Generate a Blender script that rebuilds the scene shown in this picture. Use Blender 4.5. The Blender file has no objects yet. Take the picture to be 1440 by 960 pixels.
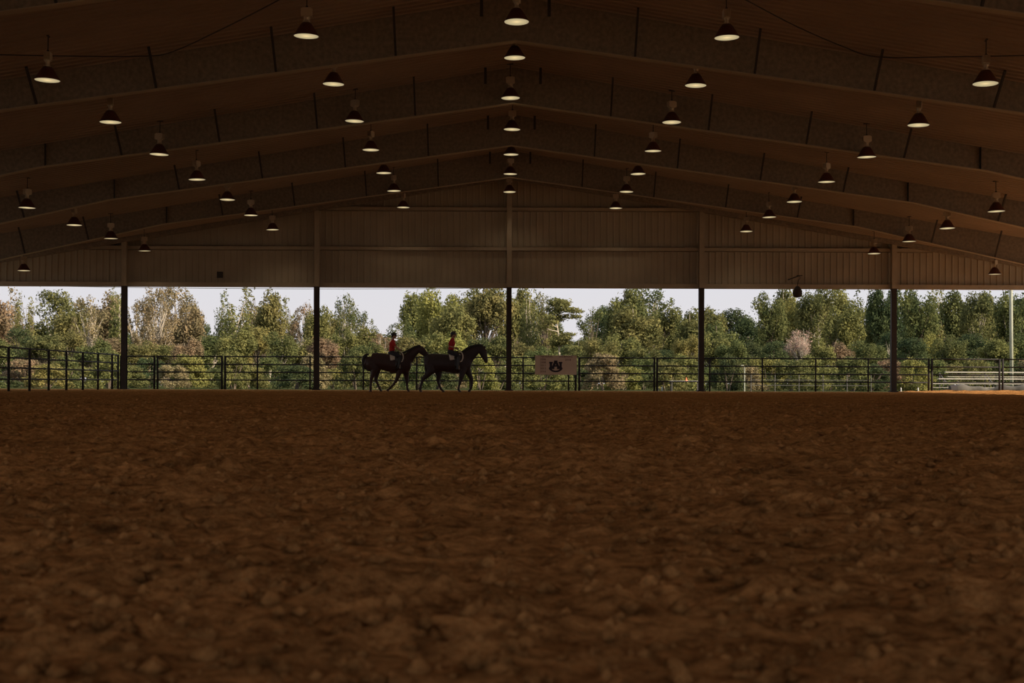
import bpy, math, random
import numpy as np
from mathutils import Vector, Matrix, Euler

SC = bpy.context.scene
COL = SC.collection
R = math.radians
rng = np.random.default_rng(7)
random.seed(7)

# ------------------------------------------------------------------ camera
F = 1871.0                         # focal length in pixels of the 1440 x 960 frame
VX, HY, ROLL, CAMZ = 706.5, 537.0, 0.0037, 0.42
cam_d = bpy.data.cameras.new('camera')
cam = bpy.data.objects.new('camera', cam_d); COL.objects.link(cam)
cam.location = (0, 0, CAMZ)
cam.rotation_euler = (Matrix.Rotation(R(90), 3, 'X') @ Matrix.Rotation(ROLL, 3, 'Z')).to_euler()
cam_d.sensor_width = 36.0
cam_d.lens = F / 1440 * 36
cam_d.shift_x = (720 - VX) / 1440
cam_d.shift_y = (HY - 480) / 1440
cam_d.clip_start = 0.05; cam_d.clip_end = 900
cam_d.dof.use_dof = True
cam_d.dof.focus_distance = 54.0
cam_d.dof.aperture_fstop = 6.3
SC.camera = cam

def at(px, py, d):
    """the place in the world seen at pixel (px, py) of the photograph, d metres away"""
    return Vector(((px - VX) * d / F, d, CAMZ + (HY + ROLL * (px - 714) - py) * d / F))

# ------------------------------------------------------------------ light
SC.view_settings.view_transform = 'Standard'
SC.view_settings.look = 'None'
SC.view_settings.exposure = 0.0
SC.view_settings.gamma = 1.0
SC.view_settings.use_curve_mapping = False
try: SC.cycles.use_denoising = True
except Exception: pass

world = bpy.data.worlds.new('hazy_sky'); SC.world = world; world.use_nodes = True
wn = world.node_tree; wn.nodes.clear()
w_out = wn.nodes.new('ShaderNodeOutputWorld'); w_bg = wn.nodes.new('ShaderNodeBackground')
w_tc = wn.nodes.new('ShaderNodeTexCoord'); w_sx = wn.nodes.new('ShaderNodeSeparateXYZ'); w_cr = wn.nodes.new('ShaderNodeValToRGB')
wn.links.new(w_tc.outputs['Generated'], w_sx.inputs[0]); wn.links.new(w_sx.outputs['Z'], w_cr.inputs[0])
wn.links.new(w_cr.outputs[0], w_bg.inputs[0]); wn.links.new(w_bg.outputs[0], w_out.inputs[0])
e = w_cr.color_ramp.elements
e[0].position = 0.0; e[0].color = (0.78, 0.74, 0.75, 1)
e[1].position = 1.0; e[1].color = (0.30, 0.42, 0.68, 1)
x_ = e.new(0.075); x_.color = (0.74, 0.73, 0.77, 1)
x_ = e.new(0.16); x_.color = (1.0, 0.98, 0.96, 1)
x_ = e.new(0.45); x_.color = (0.85, 0.90, 1.0, 1)
w_bg.inputs[1].default_value = 1.0

SUN_EL, SUN_AZ = 28.5, 28.0       # azimuth turned from +X towards -Y (towards the viewer)
sun_d = bpy.data.lights.new('sun', 'SUN'); sun = bpy.data.objects.new('sun', sun_d); COL.objects.link(sun)
sun_d.energy = 8.0; sun_d.angle = R(0.6); sun_d.color = (1.0, 0.86, 0.68)
sv = Vector((math.cos(R(SUN_EL)) * math.cos(R(SUN_AZ)), -math.cos(R(SUN_EL)) * math.sin(R(SUN_AZ)), math.sin(R(SUN_EL))))
sun.rotation_euler = sv.to_track_quat('Z', 'Y').to_euler()
sun.location = sv * 60

# ------------------------------------------------------------------ materials
def mat(name, col, rough=0.7, metal=0.0, var=0.0, scale=5.0, bump=0.0, bscale=40.0, spec=0.5, detail=6):
    m = bpy.data.materials.new(name); m.use_nodes = True
    n = m.node_tree; b = n.nodes['Principled BSDF']
    b.inputs['Roughness'].default_value = rough; b.inputs['Metallic'].default_value = metal
    b.inputs['Specular IOR Level'].default_value = spec
    tc = n.nodes.new('ShaderNodeTexCoord')
    if var > 0:
        t = n.nodes.new('ShaderNodeTexNoise'); t.inputs['Scale'].default_value = scale; t.inputs['Detail'].default_value = detail
        n.links.new(tc.outputs['Object'], t.inputs['Vector'])
        r = n.nodes.new('ShaderNodeValToRGB'); n.links.new(t.outputs['Fac'], r.inputs[0])
        r.color_ramp.elements[0].position = 0.3; r.color_ramp.elements[1].position = 0.7
        r.color_ramp.elements[0].color = (*[c * (1 - var) for c in col], 1)
        r.color_ramp.elements[1].color = (*[min(1, c * (1 + var)) for c in col], 1)
        n.links.new(r.outputs[0], b.inputs['Base Color'])
    else:
        b.inputs['Base Color'].default_value = (*col, 1)
    if bump > 0:
        t2 = n.nodes.new('ShaderNodeTexNoise'); t2.inputs['Scale'].default_value = bscale; t2.inputs['Detail'].default_value = 4
        n.links.new(tc.outputs['Object'], t2.inputs['Vector'])
        bp = n.nodes.new('ShaderNodeBump'); bp.inputs['Strength'].default_value = bump; bp.inputs['Distance'].default_value = 0.02
        n.links.new(t2.outputs['Fac'], bp.inputs['Height']); n.links.new(bp.outputs[0], b.inputs['Normal'])
    return m

def leaf_mat(name, c1, c2, trans=0.35):
    m = bpy.data.materials.new(name); m.use_nodes = True
    n = m.node_tree; n.nodes.clear()
    out = n.nodes.new('ShaderNodeOutputMaterial'); d = n.nodes.new('ShaderNodeBsdfDiffuse'); t = n.nodes.new('ShaderNodeBsdfTranslucent')
    mx = n.nodes.new('ShaderNodeMixShader'); mx.inputs[0].default_value = trans
    g = n.nodes.new('ShaderNodeNewGeometry'); r = n.nodes.new('ShaderNodeValToRGB')
    oi = n.nodes.new('ShaderNodeObjectInfo'); hs = n.nodes.new('ShaderNodeHueSaturation'); mr = n.nodes.new('ShaderNodeMapRange')
    tc = n.nodes.new('ShaderNodeTexCoord'); no = n.nodes.new('ShaderNodeTexNoise'); no.inputs['Scale'].default_value = 5.0; no.inputs['Detail'].default_value = 1
    ad = n.nodes.new('ShaderNodeMath'); ad.operation = 'MULTIPLY_ADD'; ad.inputs[1].default_value = 0.35
    n.links.new(tc.outputs['Object'], no.inputs['Vector'])
    n.links.new(g.outputs['Random Per Island'], ad.inputs[0]); 
    sc_ = n.nodes.new('ShaderNodeMath'); sc_.operation = 'MULTIPLY_ADD'; sc_.inputs[1].default_value = 1.6; sc_.inputs[2].default_value = -0.5
    n.links.new(no.outputs['Fac'], sc_.inputs[0]); n.links.new(sc_.outputs[0], ad.inputs[2])
    n.links.new(ad.outputs[0], r.inputs[0])
    r.color_ramp.elements[0].position = 0.05; r.color_ramp.elements[1].position = 0.95
    r.color_ramp.elements[0].color = (*c1, 1); r.color_ramp.elements[1].color = (*c2, 1)
    n.links.new(oi.outputs['Random'], mr.inputs[0]); mr.inputs[3].default_value = 0.478; mr.inputs[4].default_value = 0.518
    n.links.new(mr.outputs[0], hs.inputs['Hue']); n.links.new(r.outputs[0], hs.inputs['Color'])
    n.links.new(hs.outputs[0], d.inputs[0]); n.links.new(hs.outputs[0], t.inputs[0])
    n.links.new(d.outputs[0], mx.inputs[1]); n.links.new(t.outputs[0], mx.inputs[2]); n.links.new(mx.outputs[0], out.inputs[0])
    return m

M = {}
M['liner'] = mat('ceiling_metal', (0.29, 0.205, 0.14), 0.6, 0, 0.12, 0.7, 0, 1)
M['rafter'] = mat('rafter_steel', (0.215, 0.165, 0.115), 0.75, 0, 0.25, 9.0, 0.4, 30)
M['flange'] = mat('flange_steel', (0.36, 0.27, 0.18), 0.5, 0, 0.1, 2.0)
M['dark_steel'] = mat('dark_brace_steel', (0.035, 0.025, 0.02), 0.7)
M['wall'] = mat('gable_metal', (0.37, 0.295, 0.205), 0.55, 0, 0.10, 0.8)
M['column'] = mat('column_paint', (0.37, 0.29, 0.20), 0.6, 0, 0.08, 2)
M['column_dark'] = mat('column_lower_dark', (0.032, 0.020, 0.015), 0.7, 0, 0.2, 3)  # column shafts are dark below the header, tan above
M['fence'] = mat('fence_steel', (0.016, 0.012, 0.011), 0.85, 0.0, 0.2, 4)
M['shade'] = mat('lamp_shade_paint', (0.085, 0.022, 0.012), 0.45, 0, 0.1, 5)
M['reflector'] = mat('lamp_reflector', (0.75, 0.66, 0.48), 0.4)
M['ballast'] = mat('ballast_aluminium', (0.50, 0.40, 0.29), 0.5, 0.2)
M['horse'] = mat('dark_bay_coat', (0.036, 0.012, 0.008), 0.6, 0, 0.25, 3)
M['horse2'] = mat('black_bay_coat', (0.022, 0.009, 0.008), 0.6, 0, 0.25, 3)
M['black_hair'] = mat('black_horsehair', (0.012, 0.009, 0.008), 0.6, 0, 0.3, 30)
M['hoof'] = mat('hoof_horn', (0.07, 0.03, 0.02), 0.6)
M['leather'] = mat('black_leather', (0.014, 0.011, 0.010), 0.4)
M['pad'] = mat('saddle_pad_cloth', (0.62, 0.54, 0.46), 0.9)
M['skin'] = mat('skin', (0.46, 0.25, 0.16), 0.6)
M['red'] = mat('red_shirt_cloth', (0.48, 0.024, 0.016), 0.85, 0, 0.1, 12)
M['red2'] = mat('crimson_shirt_cloth', (0.38, 0.010, 0.014), 0.85, 0, 0.1, 12)
M['breech'] = mat('navy_breeches_cloth', (0.022, 0.021, 0.028), 0.85)
M['helmet'] = mat('helmet_black', (0.018, 0.016, 0.018), 0.5)
M['hair'] = mat('brown_hair', (0.05, 0.028, 0.015), 0.7)
M['sign'] = mat('sign_board', (0.60, 0.46, 0.36), 0.7, 0, 0.03, 3)
M['ink'] = mat('sign_print', (0.13, 0.07, 0.06), 0.8)
M['navy'] = mat('sign_navy', (0.018, 0.010, 0.022), 0.7)
M['alu'] = mat('bleacher_aluminium', (0.44, 0.40, 0.33), 0.5, 0.1, 0.08, 3)
M['tarp'] = mat('grey_tarp', (0.085, 0.074, 0.058), 0.9, 0, 0.35, 2.5, 0.5, 6)
M['pole'] = mat('weathered_pole', (0.36, 0.36, 0.27), 0.8, 0, 0.15, 2)
M['brick'] = mat('red_brick', (0.32, 0.085, 0.05), 0.85, 0, 0.2, 3)
M['white'] = mat('white_paint', (0.66, 0.63, 0.58), 0.6, 0, 0.05, 4)
M['orange'] = mat('orange_plastic', (0.75, 0.16, 0.04), 0.5)
M['grey'] = mat('grey_galvanised', (0.085, 0.075, 0.062), 0.7)
M['glass'] = mat('dark_window_glass', (0.03, 0.035, 0.04), 0.15)
M['wire'] = mat('cable', (0.10, 0.10, 0.10), 0.6)
M['bark'] = mat('brown_bark', (0.16, 0.12, 0.085), 0.9, 0, 0.3, 6)
M['pale_bark'] = mat('pale_bark', (0.40, 0.34, 0.26), 0.85, 0, 0.25, 5)
M['bounce_ground'] = mat('pale_bounce_ground', (0.42, 0.35, 0.25), 0.95, 0, 0.2, 0.4)  # made pale to throw warm bounce light onto the ceiling
M['grass'] = mat('grass_ground', (0.05, 0.055, 0.022), 1.0, 0, 0.4, 0.6, spec=0.0)
M['L_olive'] = leaf_mat('olive_leaves', (0.080, 0.092, 0.036), (0.285, 0.258, 0.090))
M['L_green'] = leaf_mat('green_leaves', (0.052, 0.072, 0.032), (0.200, 0.200, 0.070))
M['L_dark'] = leaf_mat('dark_leaves', (0.033, 0.052, 0.030), (0.115, 0.130, 0.050))
M['L_brown'] = leaf_mat('autumn_leaves', (0.130, 0.115, 0.060), (0.370, 0.265, 0.150))
M['L_pink'] = leaf_mat('dry_twigs', (0.300, 0.210, 0.150), (0.600, 0.450, 0.330), 0.1)
M['L_yellow'] = leaf_mat('yellow_green_leaves', (0.130, 0.135, 0.045), (0.340, 0.300, 0.095))

# dirt
def dirt_mat():
    m = bpy.data.materials.new('arena_dirt'); m.use_nodes = True
    n = m.node_tree; b = n.nodes['Principled BSDF']
    b.inputs['Roughness'].default_value = 0.95; b.inputs['Specular IOR Level'].default_value = 0.0
    tc = n.nodes.new('ShaderNodeTexCoord')
    def noise(s, d, ro=0.6):
        t = n.nodes.new('ShaderNodeTexNoise'); t.inputs['Scale'].default_value = s; t.inputs['Detail'].default_value = d
        t.inputs['Roughness'].default_value = ro; n.links.new(tc.outputs['Object'], t.inputs['Vector']); return t
    a = noise(1.1, 8, 0.7); r = n.nodes.new('ShaderNodeValToRGB'); n.links.new(a.outputs['Fac'], r.inputs[0])
    r.color_ramp.elements[0].position = 0.30; r.color_ramp.elements[0].color = (0.34, 0.165, 0.058, 1)
    r.color_ramp.elements[1].position = 0.70; r.color_ramp.elements[1].color = (0.64, 0.310, 0.110, 1)
    c = noise(14, 6, 0.7); r2 = n.nodes.new('ShaderNodeValToRGB'); n.links.new(c.outputs['Fac'], r2.inputs[0])
    r2.color_ramp.elements[0].position = 0.36; r2.color_ramp.elements[0].color = (0.42, 0.39, 0.37, 1)
    r2.color_ramp.elements[1].position = 0.62; r2.color_ramp.elements[1].color = (1.25, 1.25, 1.25, 1)
    mx = n.nodes.new('ShaderNodeMix'); mx.data_type = 'RGBA'; mx.blend_type = 'MULTIPLY'; mx.inputs[0].default_value = 1.0
    n.links.new(r.outputs[0], mx.inputs[6]); n.links.new(r2.outputs[0], mx.inputs[7]); n.links.new(mx.outputs[2], b.inputs['Base Color'])
    f = noise(45, 5, 0.7); bp = n.nodes.new('ShaderNodeBump'); bp.inputs['Strength'].default_value = 1.0; bp.inputs['Distance'].default_value = 0.05
    n.links.new(f.outputs['Fac'], bp.inputs['Height'])
    n.links.new(bp.outputs[0], b.inputs['Normal'])
    return m
M['dirt'] = dirt_mat()

def glow_mat():
    m = bpy.data.materials.new('lamp_glow'); m.use_nodes = True
    n = m.node_tree; n.nodes.clear()
    out = n.nodes.new('ShaderNodeOutputMaterial'); em = n.nodes.new('ShaderNodeEmission')
    tc = n.nodes.new('ShaderNodeTexCoord'); le = n.nodes.new('ShaderNodeVectorMath'); le.operation = 'LENGTH'
    sx = n.nodes.new('ShaderNodeSeparateXYZ'); cx = n.nodes.new('ShaderNodeCombineXYZ')
    n.links.new(tc.outputs['Object'], sx.inputs[0]); n.links.new(sx.outputs[0], cx.inputs[0]); n.links.new(sx.outputs[1], cx.inputs[1])
    n.links.new(cx.outputs[0], le.inputs[0])
    r = n.nodes.new('ShaderNodeValToRGB'); r.color_ramp.elements[0].position = 0.0; r.color_ramp.elements[0].color = (0.95, 0.72, 0.36, 1)
    r.color_ramp.elements[1].position = 0.28; r.color_ramp.elements[1].color = (0.42, 0.34, 0.19, 1)
    z = r.color_ramp.elements.new(0.12); z.color = (0.62, 0.49, 0.26, 1)
    n.links.new(le.outputs['Value'], r.inputs[0]); n.links.new(r.outputs[0], em.inputs[0]); n.links.new(em.outputs[0], out.inputs[0])
    return m
M['glow'] = glow_mat()

# ------------------------------------------------------------------ helpers
class MB:
    def __init__(s): s.v = []; s.f = []
    def add(s, v, f):
        o = len(s.v); s.v += [tuple(p) for p in v]; s.f += [tuple(i + o for i in q) for q in f]
    def box(s, x0, x1, y0, y1, z0, z1):
        s.add([(x0,y0,z0),(x1,y0,z0),(x1,y1,z0),(x0,y1,z0),(x0,y0,z1),(x1,y0,z1),(x1,y1,z1),(x0,y1,z1)],
              [(0,3,2,1),(4,5,6,7),(0,1,5,4),(1,2,6,5),(2,3,7,6),(3,0,4,7)])
    def bar(s, a, b, w, h=None, up=(0,0,1)):
        """rectangular bar from a to b"""
        h = h or w; a = Vector(a); b = Vector(b); t = (b - a).normalized(); u = Vector(up)
        if abs(t.dot(u)) > 0.98: u = Vector((0,1,0))
        x = t.cross(u).normalized(); y = x.cross(t).normalized()
        v = [p + x * sx * w / 2 + y * sy * h / 2 for p in (a, b) for sx, sy in ((-1,-1),(1,-1),(1,1),(-1,1))]
        s.add(v, [(0,1,2,3),(7,6,5,4),(0,4,5,1),(1,5,6,2),(2,6,7,3),(3,7,4,0)])
    def tube(s, pts, rad, n=8, lat=None, latdir=None, cap=True, capf=1.0):
        """swept tube; rad per point; lat = radius along latdir (elliptical)"""
        pts = [Vector(p) for p in pts]
        rad = list(rad) if hasattr(rad, '__len__') else [rad] * len(pts)
        lat = list(lat) if lat is not None else None
        if cap:                       # rounded ends
            P, Q, L = [], [], []
            t0 = (pts[0] - pts[1]).normalized(); t1 = (pts[-1] - pts[-2]).normalized()
            for c, k in ((0.98, 0.18), (0.80, 0.60), (0.45, 0.893)):
                P.append(pts[0] + t0 * rad[0] * c * capf); Q.append(rad[0] * k); L.append((lat[0] if lat else rad[0]) * k)
            P += pts; Q += rad; L += (lat or rad)
            for c, k in ((0.45, 0.893), (0.80, 0.60), (0.98, 0.18)):
                P.append(pts[-1] + t1 * rad[-1] * c * capf); Q.append(rad[-1] * k); L.append((lat[-1] if lat else rad[-1]) * k)
            pts, rad = P, Q; lat = L if lat else None
        v = []; prev = None
        for i, p in enumerate(pts):
            a = pts[max(0, i - 1)]; b = pts[min(len(pts) - 1, i + 1)]
            t = (b - a).normalized()
            if latdir is not None: x = Vector(latdir)
            elif prev is not None: x = prev
            else: x = Vector((0,1,0)) if abs(t.y) < 0.9 else Vector((1,0,0))
            x = (x - t * x.dot(t)).normalized(); prev = x
            y = t.cross(x).normalized()
            rl = lat[i] if lat else rad[i]
            for k in range(n):
                g = 2 * math.pi * k / n
                v.append(p + x * math.cos(g) * rl + y * math.sin(g) * rad[i])
        f = []
        for i in range(len(pts) - 1):
            for k in range(n):
                f.append((i*n+k, i*n+(k+1)%n, (i+1)*n+(k+1)%n, (i+1)*n+k))
        f.append(tuple(reversed(range(n)))); f.append(tuple(range((len(pts)-1)*n, len(pts)*n)))
        s.add(v, f)
    def lathe(s, prof, n=24, c=(0,0,0), closed=False):
        c = Vector(c); v = []
        for r, z in prof:
            for k in range(n):
                g = 2 * math.pi * k / n; v.append((c.x + r*math.cos(g), c.y + r*math.sin(g), c.z + z))
        m = len(prof); f = []
        for i in range(m if closed else m - 1):
            j = (i + 1) % m
            for k in range(n): f.append((i*n+k, i*n+(k+1)%n, j*n+(k+1)%n, j*n+k))
        if not closed:
            if prof[0][0] > 1e-6: f.append(tuple(reversed(range(n))))
            if prof[-1][0] > 1e-6: f.append(tuple(range((m-1)*n, m*n)))
        s.add(v, f)
    def ball(s, c, rx, ry, rz, n=14, m=8):
        prof = [(max(1e-4, math.sin(math.pi*i/m)), -math.cos(math.pi*i/m)) for i in range(m+1)]
        c = Vector(c); v = []
        for r, z in prof:
            for k in range(n):
                g = 2*math.pi*k/n; v.append((c.x+rx*r*math.cos(g), c.y+ry*r*math.sin(g), c.z+rz*z))
        f = [(i*n+k, i*n+(k+1)%n, (i+1)*n+(k+1)%n, (i+1)*n+k) for i in range(m) for k in range(n)]
        s.add(v, f)
    def prism(s, poly, y0, y1):
        """polygon of (x, z) extruded along y"""
        n = len(poly)
        s.add([(x, y0, z) for x, z in poly] + [(x, y1, z) for x, z in poly],
              [tuple(range(n)), tuple(reversed(range(n, 2*n)))] + [(i, n+i, n+(i+1)%n, (i+1)%n) for i in range(n)])
    def build(s, name, m, parent=None, smooth=False, loc=None):
        me = bpy.data.meshes.new(name); me.from_pydata(s.v, [], s.f); me.update()
        if m: me.materials.append(m)
        if smooth: me.polygons.foreach_set('use_smooth', [True] * len(me.polygons))
        o = bpy.data.objects.new(name, me); COL.objects.link(o)
        if parent: o.parent = parent
        if loc is not None: o.location = loc
        return o

def blend(mb, name, m, parent=None, voxel=0.02, it=4):
    """merge overlapping solids into one continuous skin"""
    o = mb.build(name, m)
    md = o.modifiers.new('r', 'REMESH'); md.mode = 'VOXEL'; md.voxel_size = voxel; md.use_smooth_shade = True
    sm = o.modifiers.new('s', 'SMOOTH'); sm.factor = 0.5; sm.iterations = it
    dg = bpy.context.evaluated_depsgraph_get(); dg.update()
    me = bpy.data.meshes.new_from_object(o.evaluated_get(dg))
    o.modifiers.clear(); old = o.data; o.data = me; bpy.data.meshes.remove(old)
    if not me.materials: me.materials.append(m)
    me.polygons.foreach_set('use_smooth', [True] * len(me.polygons))
    if parent: o.parent = parent
    return o

def tag(o, label=None, cat=None, group=None, kind=None):
    if label: o['label'] = label
    if cat: o['category'] = cat
    if group: o['group'] = group
    if kind: o['kind'] = kind
    return o

def empty(name, loc=(0,0,0), rz=0.0):
    o = bpy.data.objects.new(name, None); COL.objects.link(o)
    o.location = loc; o.rotation_euler = (0, 0, rz); o.empty_display_size = 0.3
    return o

def copy_tree(o, parent=None):
    c = o.copy(); COL.objects.link(c)
    if parent: c.parent = parent
    for ch in [q for q in list(COL.objects) if q.parent == o]: copy_tree(ch, c)
    return c

def struct(mb, name, m, smooth=False):
    return tag(mb.build(name, m, smooth=smooth), kind='structure')

LORD = ['added overhead first', 'added overhead second', 'added overhead third', 'added overhead fourth', 'added overhead fifth', 'nearest visible', 'second visible', 'third visible', 'fourth visible', 'fifth visible', 'sixth visible', 'farthest visible']
ORD = ['nearest', 'second nearest', 'third nearest', 'fourth nearest', 'fifth nearest', 'sixth nearest', 'farthest']

# ------------------------------------------------------------------ the arena floor
def vnoise(x, y, seed):
    xi = np.floor(x).astype(np.int64); yi = np.floor(y).astype(np.int64); fx = x - xi; fy = y - yi
    fx = fx*fx*(3-2*fx); fy = fy*fy*(3-2*fy)
    def h(a, b):
        n = (a * 374761393 + b * 668265263 + seed * 1274126177) & 0xffffffff
        n = ((n ^ (n >> 13)) * 1274126177) & 0xffffffff
        return ((n ^ (n >> 16)) & 0xffff) / 32767.5 - 1
    return (h(xi,yi)*(1-fx)*(1-fy) + h(xi+1,yi)*fx*(1-fy) + h(xi,yi+1)*(1-fx)*fy + h(xi+1,yi+1)*fx*fy)

FLOOR_Y1 = 65.0
def floor_mesh():
    xs = [0.0]; 
    while xs[-1] < 28.4:
        x = xs[-1]; xs.append(x + (0.024 if x < 1.8 else 0.024 + (x-1.8)*0.010))
    xs = np.array(sorted([-x for x in xs[1:]] + xs))
    ys = [1.3]
    while ys[-1] < FLOOR_Y1: ys.append(ys[-1] + 0.018 + max(0, ys[-1]-1.5)*0.0042)
    ys = np.array([-22, -18, -14, -10, -7, -4, -2, -1, -0.5, 0, 0.4, 0.8, 1.1] + ys)
    X, Y = np.meshgrid(xs, ys)
    Z = (0.012*vnoise(X/1.7, Y/1.3, 1) + 0.008*vnoise(X/0.55+9, Y/0.45, 2) + 0.009*vnoise(X/0.21, Y/0.17, 3)
         + 0.011*vnoise(X/0.085, Y/0.08, 4) + 0.008*vnoise(X/0.04, Y/0.04, 5))
    # hoof prints: a dent with a raised crumbling rim
    def dents(n, x0, x1, y0, y1, r0, r1, dep):
        for _ in range(n):
            cx, cy = rng.uniform(x0, x1), rng.uniform(y0, y1); r = rng.uniform(r0, r1)
            ix = np.searchsorted(xs, [cx-3*r, cx+3*r]); iy = np.searchsorted(ys, [cy-3*r, cy+3*r])
            if ix[1]-ix[0] < 2 or iy[1]-iy[0] < 2: continue
            sx, sy = X[iy[0]:iy[1], ix[0]:ix[1]], Y[iy[0]:iy[1], ix[0]:ix[1]]
            q = ((sx-cx)**2 + (sy-cy)**2) / r**2
            Z[iy[0]:iy[1], ix[0]:ix[1]] += dep * rng.uniform(0.5, 1.2) * (-np.exp(-q*1.4) + 0.75*np.exp(-((np.sqrt(q)-1.5)**2)*4))
    dents(200, -3.2, 3.2, 1.4, 7, 0.045, 0.09, 0.026)
    dents(900, -8, 8, 6, 18, 0.09, 0.16, 0.032)
    dents(1800, -20, 22, 16, 62, 0.16, 0.30, 0.04)
    Z *= 1 - 0.6*np.clip((Y-18)/24, 0, 1)
    sh_ = np.clip((X-18.6)/2.0, 0, 1); Z += sh_*(0.05 + 0.045*vnoise(X/0.9, Y/0.5, 11) + 0.03*vnoise(X/0.35, Y/0.25, 12))   # ridges added along the right side so their crests catch the sun
    Z += 0.015*np.exp(-((Y-63.6)/1.2)**2)          # dirt banked along the far fence
    global FH
    def FH(px, py):
        i = np.clip(np.searchsorted(xs, px), 1, len(xs)-1); j = np.clip(np.searchsorted(ys, py), 1, len(ys)-1)
        return Z[j, i]*0.5 + Z[j-1, i-1]*0.5
    ny, nx = X.shape
    co = np.stack([X, Y, Z], -1).reshape(-1, 3).astype(np.float32)
    i = np.arange((ny-1)*nx).reshape(ny-1, nx)[:, :-1].ravel()
    q = np.stack([i, i+1, i+nx+1, i+nx], -1).astype(np.int32)
    me = bpy.data.meshes.new('floor'); me.vertices.add(len(co)); me.vertices.foreach_set('co', co.ravel())
    me.loops.add(q.size); me.loops.foreach_set('vertex_index', q.ravel())
    me.polygons.add(len(q)); me.polygons.foreach_set('loop_start', np.arange(0, q.size, 4, dtype=np.int32))
    me.polygons.foreach_set('use_smooth', np.ones(len(q), dtype=bool))
    me.update(calc_edges=True); me.validate()
    me.materials.append(M['dirt'])
    o = bpy.data.objects.new('floor', me); COL.objects.link(o); o['kind'] = 'structure'
floor_mesh()
def clods():
    gg = MB(); V = []; Q = []
    n = 16000; yy = 1.6 + 26*rng.random(n)**1.6; xx = rng.uniform(-1, 1, n)*(1.2 + yy*0.42)
    base = np.array([(1,0,0),(-1,0,0),(0,1,0),(0,-1,0),(0,0,1),(0,0,-1)], float)
    tri = np.array([(0,2,4),(2,1,4),(1,3,4),(3,0,4),(2,0,5),(1,2,5),(3,1,5),(0,3,5)])
    r = (0.006 + 0.020*rng.random(n)**3)*(1+yy*0.035)
    zz = FH(xx, yy)
    P = base[None]*rng.uniform(0.5, 1.3, (n,6,1))*r[:,None,None]*np.array([1.25,1.0,0.8])
    a = rng.uniform(0, 6.28, n); ca, sa = np.cos(a)[:,None], np.sin(a)[:,None]
    X = P[...,0]*ca - P[...,1]*sa + xx[:,None]; Y = P[...,0]*sa + P[...,1]*ca + yy[:,None]; Z = P[...,2] + (zz + r*0.25)[:,None]
    V = np.stack([X, Y, Z], -1).reshape(-1,3).astype(np.float32); T = (tri[None] + 6*np.arange(n)[:,None,None]).reshape(-1,3).astype(np.int32)
    me = bpy.data.meshes.new('dirt_clods'); me.vertices.add(len(V)); me.vertices.foreach_set('co', V.ravel()); me.loops.add(T.size)
    me.loops.foreach_set('vertex_index', T.ravel()); me.polygons.add(len(T)); me.polygons.foreach_set('loop_start', np.arange(0, T.size, 3, dtype=np.int32))
    me.update(calc_edges=True); me.materials.append(M['dirt']); o = bpy.data.objects.new('dirt_clods', me); COL.objects.link(o)
    tag(o, 'loose crumbs of reddish brown dirt scattered over the arena floor', 'dirt', kind='stuff')
clods()
g = MB(); g.add([(-400,-200,-0.12),(400,-200,-0.12),(400,500,-0.12),(-400,500,-0.12)], [(0,1,2,3)])
struct(g, 'ground', M['grass'])
for sg_ in (-1, 1):
    g = MB(); g.box(*sorted((sg_*28.4, sg_*75)), -40, 66, -0.11, -0.03); struct(g, 'bounce_yard', M['bounce_ground'])  # unseen ground either side, added to bounce light under the roof

# ------------------------------------------------------------------ the building
XR = 0.30                       # ridge line
CE = CAMZ + 9.85                # underside of the roof at the ridge
SL = 1/6
HALF = 27.6
Y0, Y1 = -10.0, 63.2
def ceil(x): return CE - abs(x - XR) * SL

# roof with ribs running down both slopes
g = MB(); prof = []; y = Y0
while y < Y1 + 0.9:
    prof += [(y, 0), (y+0.235, 0), (y+0.255, -0.028), (y+0.285, -0.028)]; y += 0.305
n = len(prof); v = []
for x in (XR-HALF-0.3, XR, XR+HALF+0.3):
    for yy, dz in prof: v.append((x, yy, ceil(x)+dz))
for x in (XR-HALF-0.3, XR, XR+HALF+0.3):
    for yy, dz in prof: v.append((x, yy, ceil(x)+0.16))
f = []
for k in (0, 1):
    for i in range(n-1):
        f.append((k*n+i, (k+1)*n+i, (k+1)*n+i+1, k*n+i+1))
        f.append((3*n+k*n+i, 3*n+k*n+i+1, 3*n+(k+1)*n+i+1, 3*n+(k+1)*n+i))
g.add(v, f); struct(g, 'ceiling', M['liner'])

# gable wall: ribbed sheets from the header up to the roof
HZ = CAMZ + 133/F*Y1            # underside of the gable sheeting
def ribbed_wall(name, p0, p1, zb, ztop, depth, outward):
    g = MB(); a = Vector(p0); b = Vector(p1); L = (b-a).length; t = (b-a)/L; nrm = Vector(outward)
    s = 0.0; pr = []
    while s < L: 
        pr += [(s, 0), (s+0.215, 0), (s+0.235, -depth), (s+0.285, -depth)]; s += 0.305
    v = []
    for s_, d_ in pr:
        s_ = min(s_, L); p = a + t*s_ + nrm*d_
        v.append((p.x, p.y, zb)); v.append((p.x, p.y, ztop(p.x)))
    for s_, d_ in pr:
        s_ = min(s_, L); p = a + t*s_ + nrm*0.06
        v.append((p.x, p.y, zb)); v.append((p.x, p.y, ztop(p.x)))
    m = len(pr); f = []
    for i in range(m-1):
        f.append((2*i, 2*i+2, 2*i+3, 2*i+1)); j = 2*m
        f.append((j+2*i, j+2*i+1, j+2*i+3, j+2*i+2)); f.append((2*i, j+2*i, j+2*i+2, 2*i+2))
    g.add(v, f); return struct(g, name, M['wall'])
ribbed_wall('wall_front', (XR-HALF, Y1+0.28, 0), (XR+HALF, Y1+0.28, 0), HZ, lambda x: ceil(x)+0.02, 0.035, (0,1,0))
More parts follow.
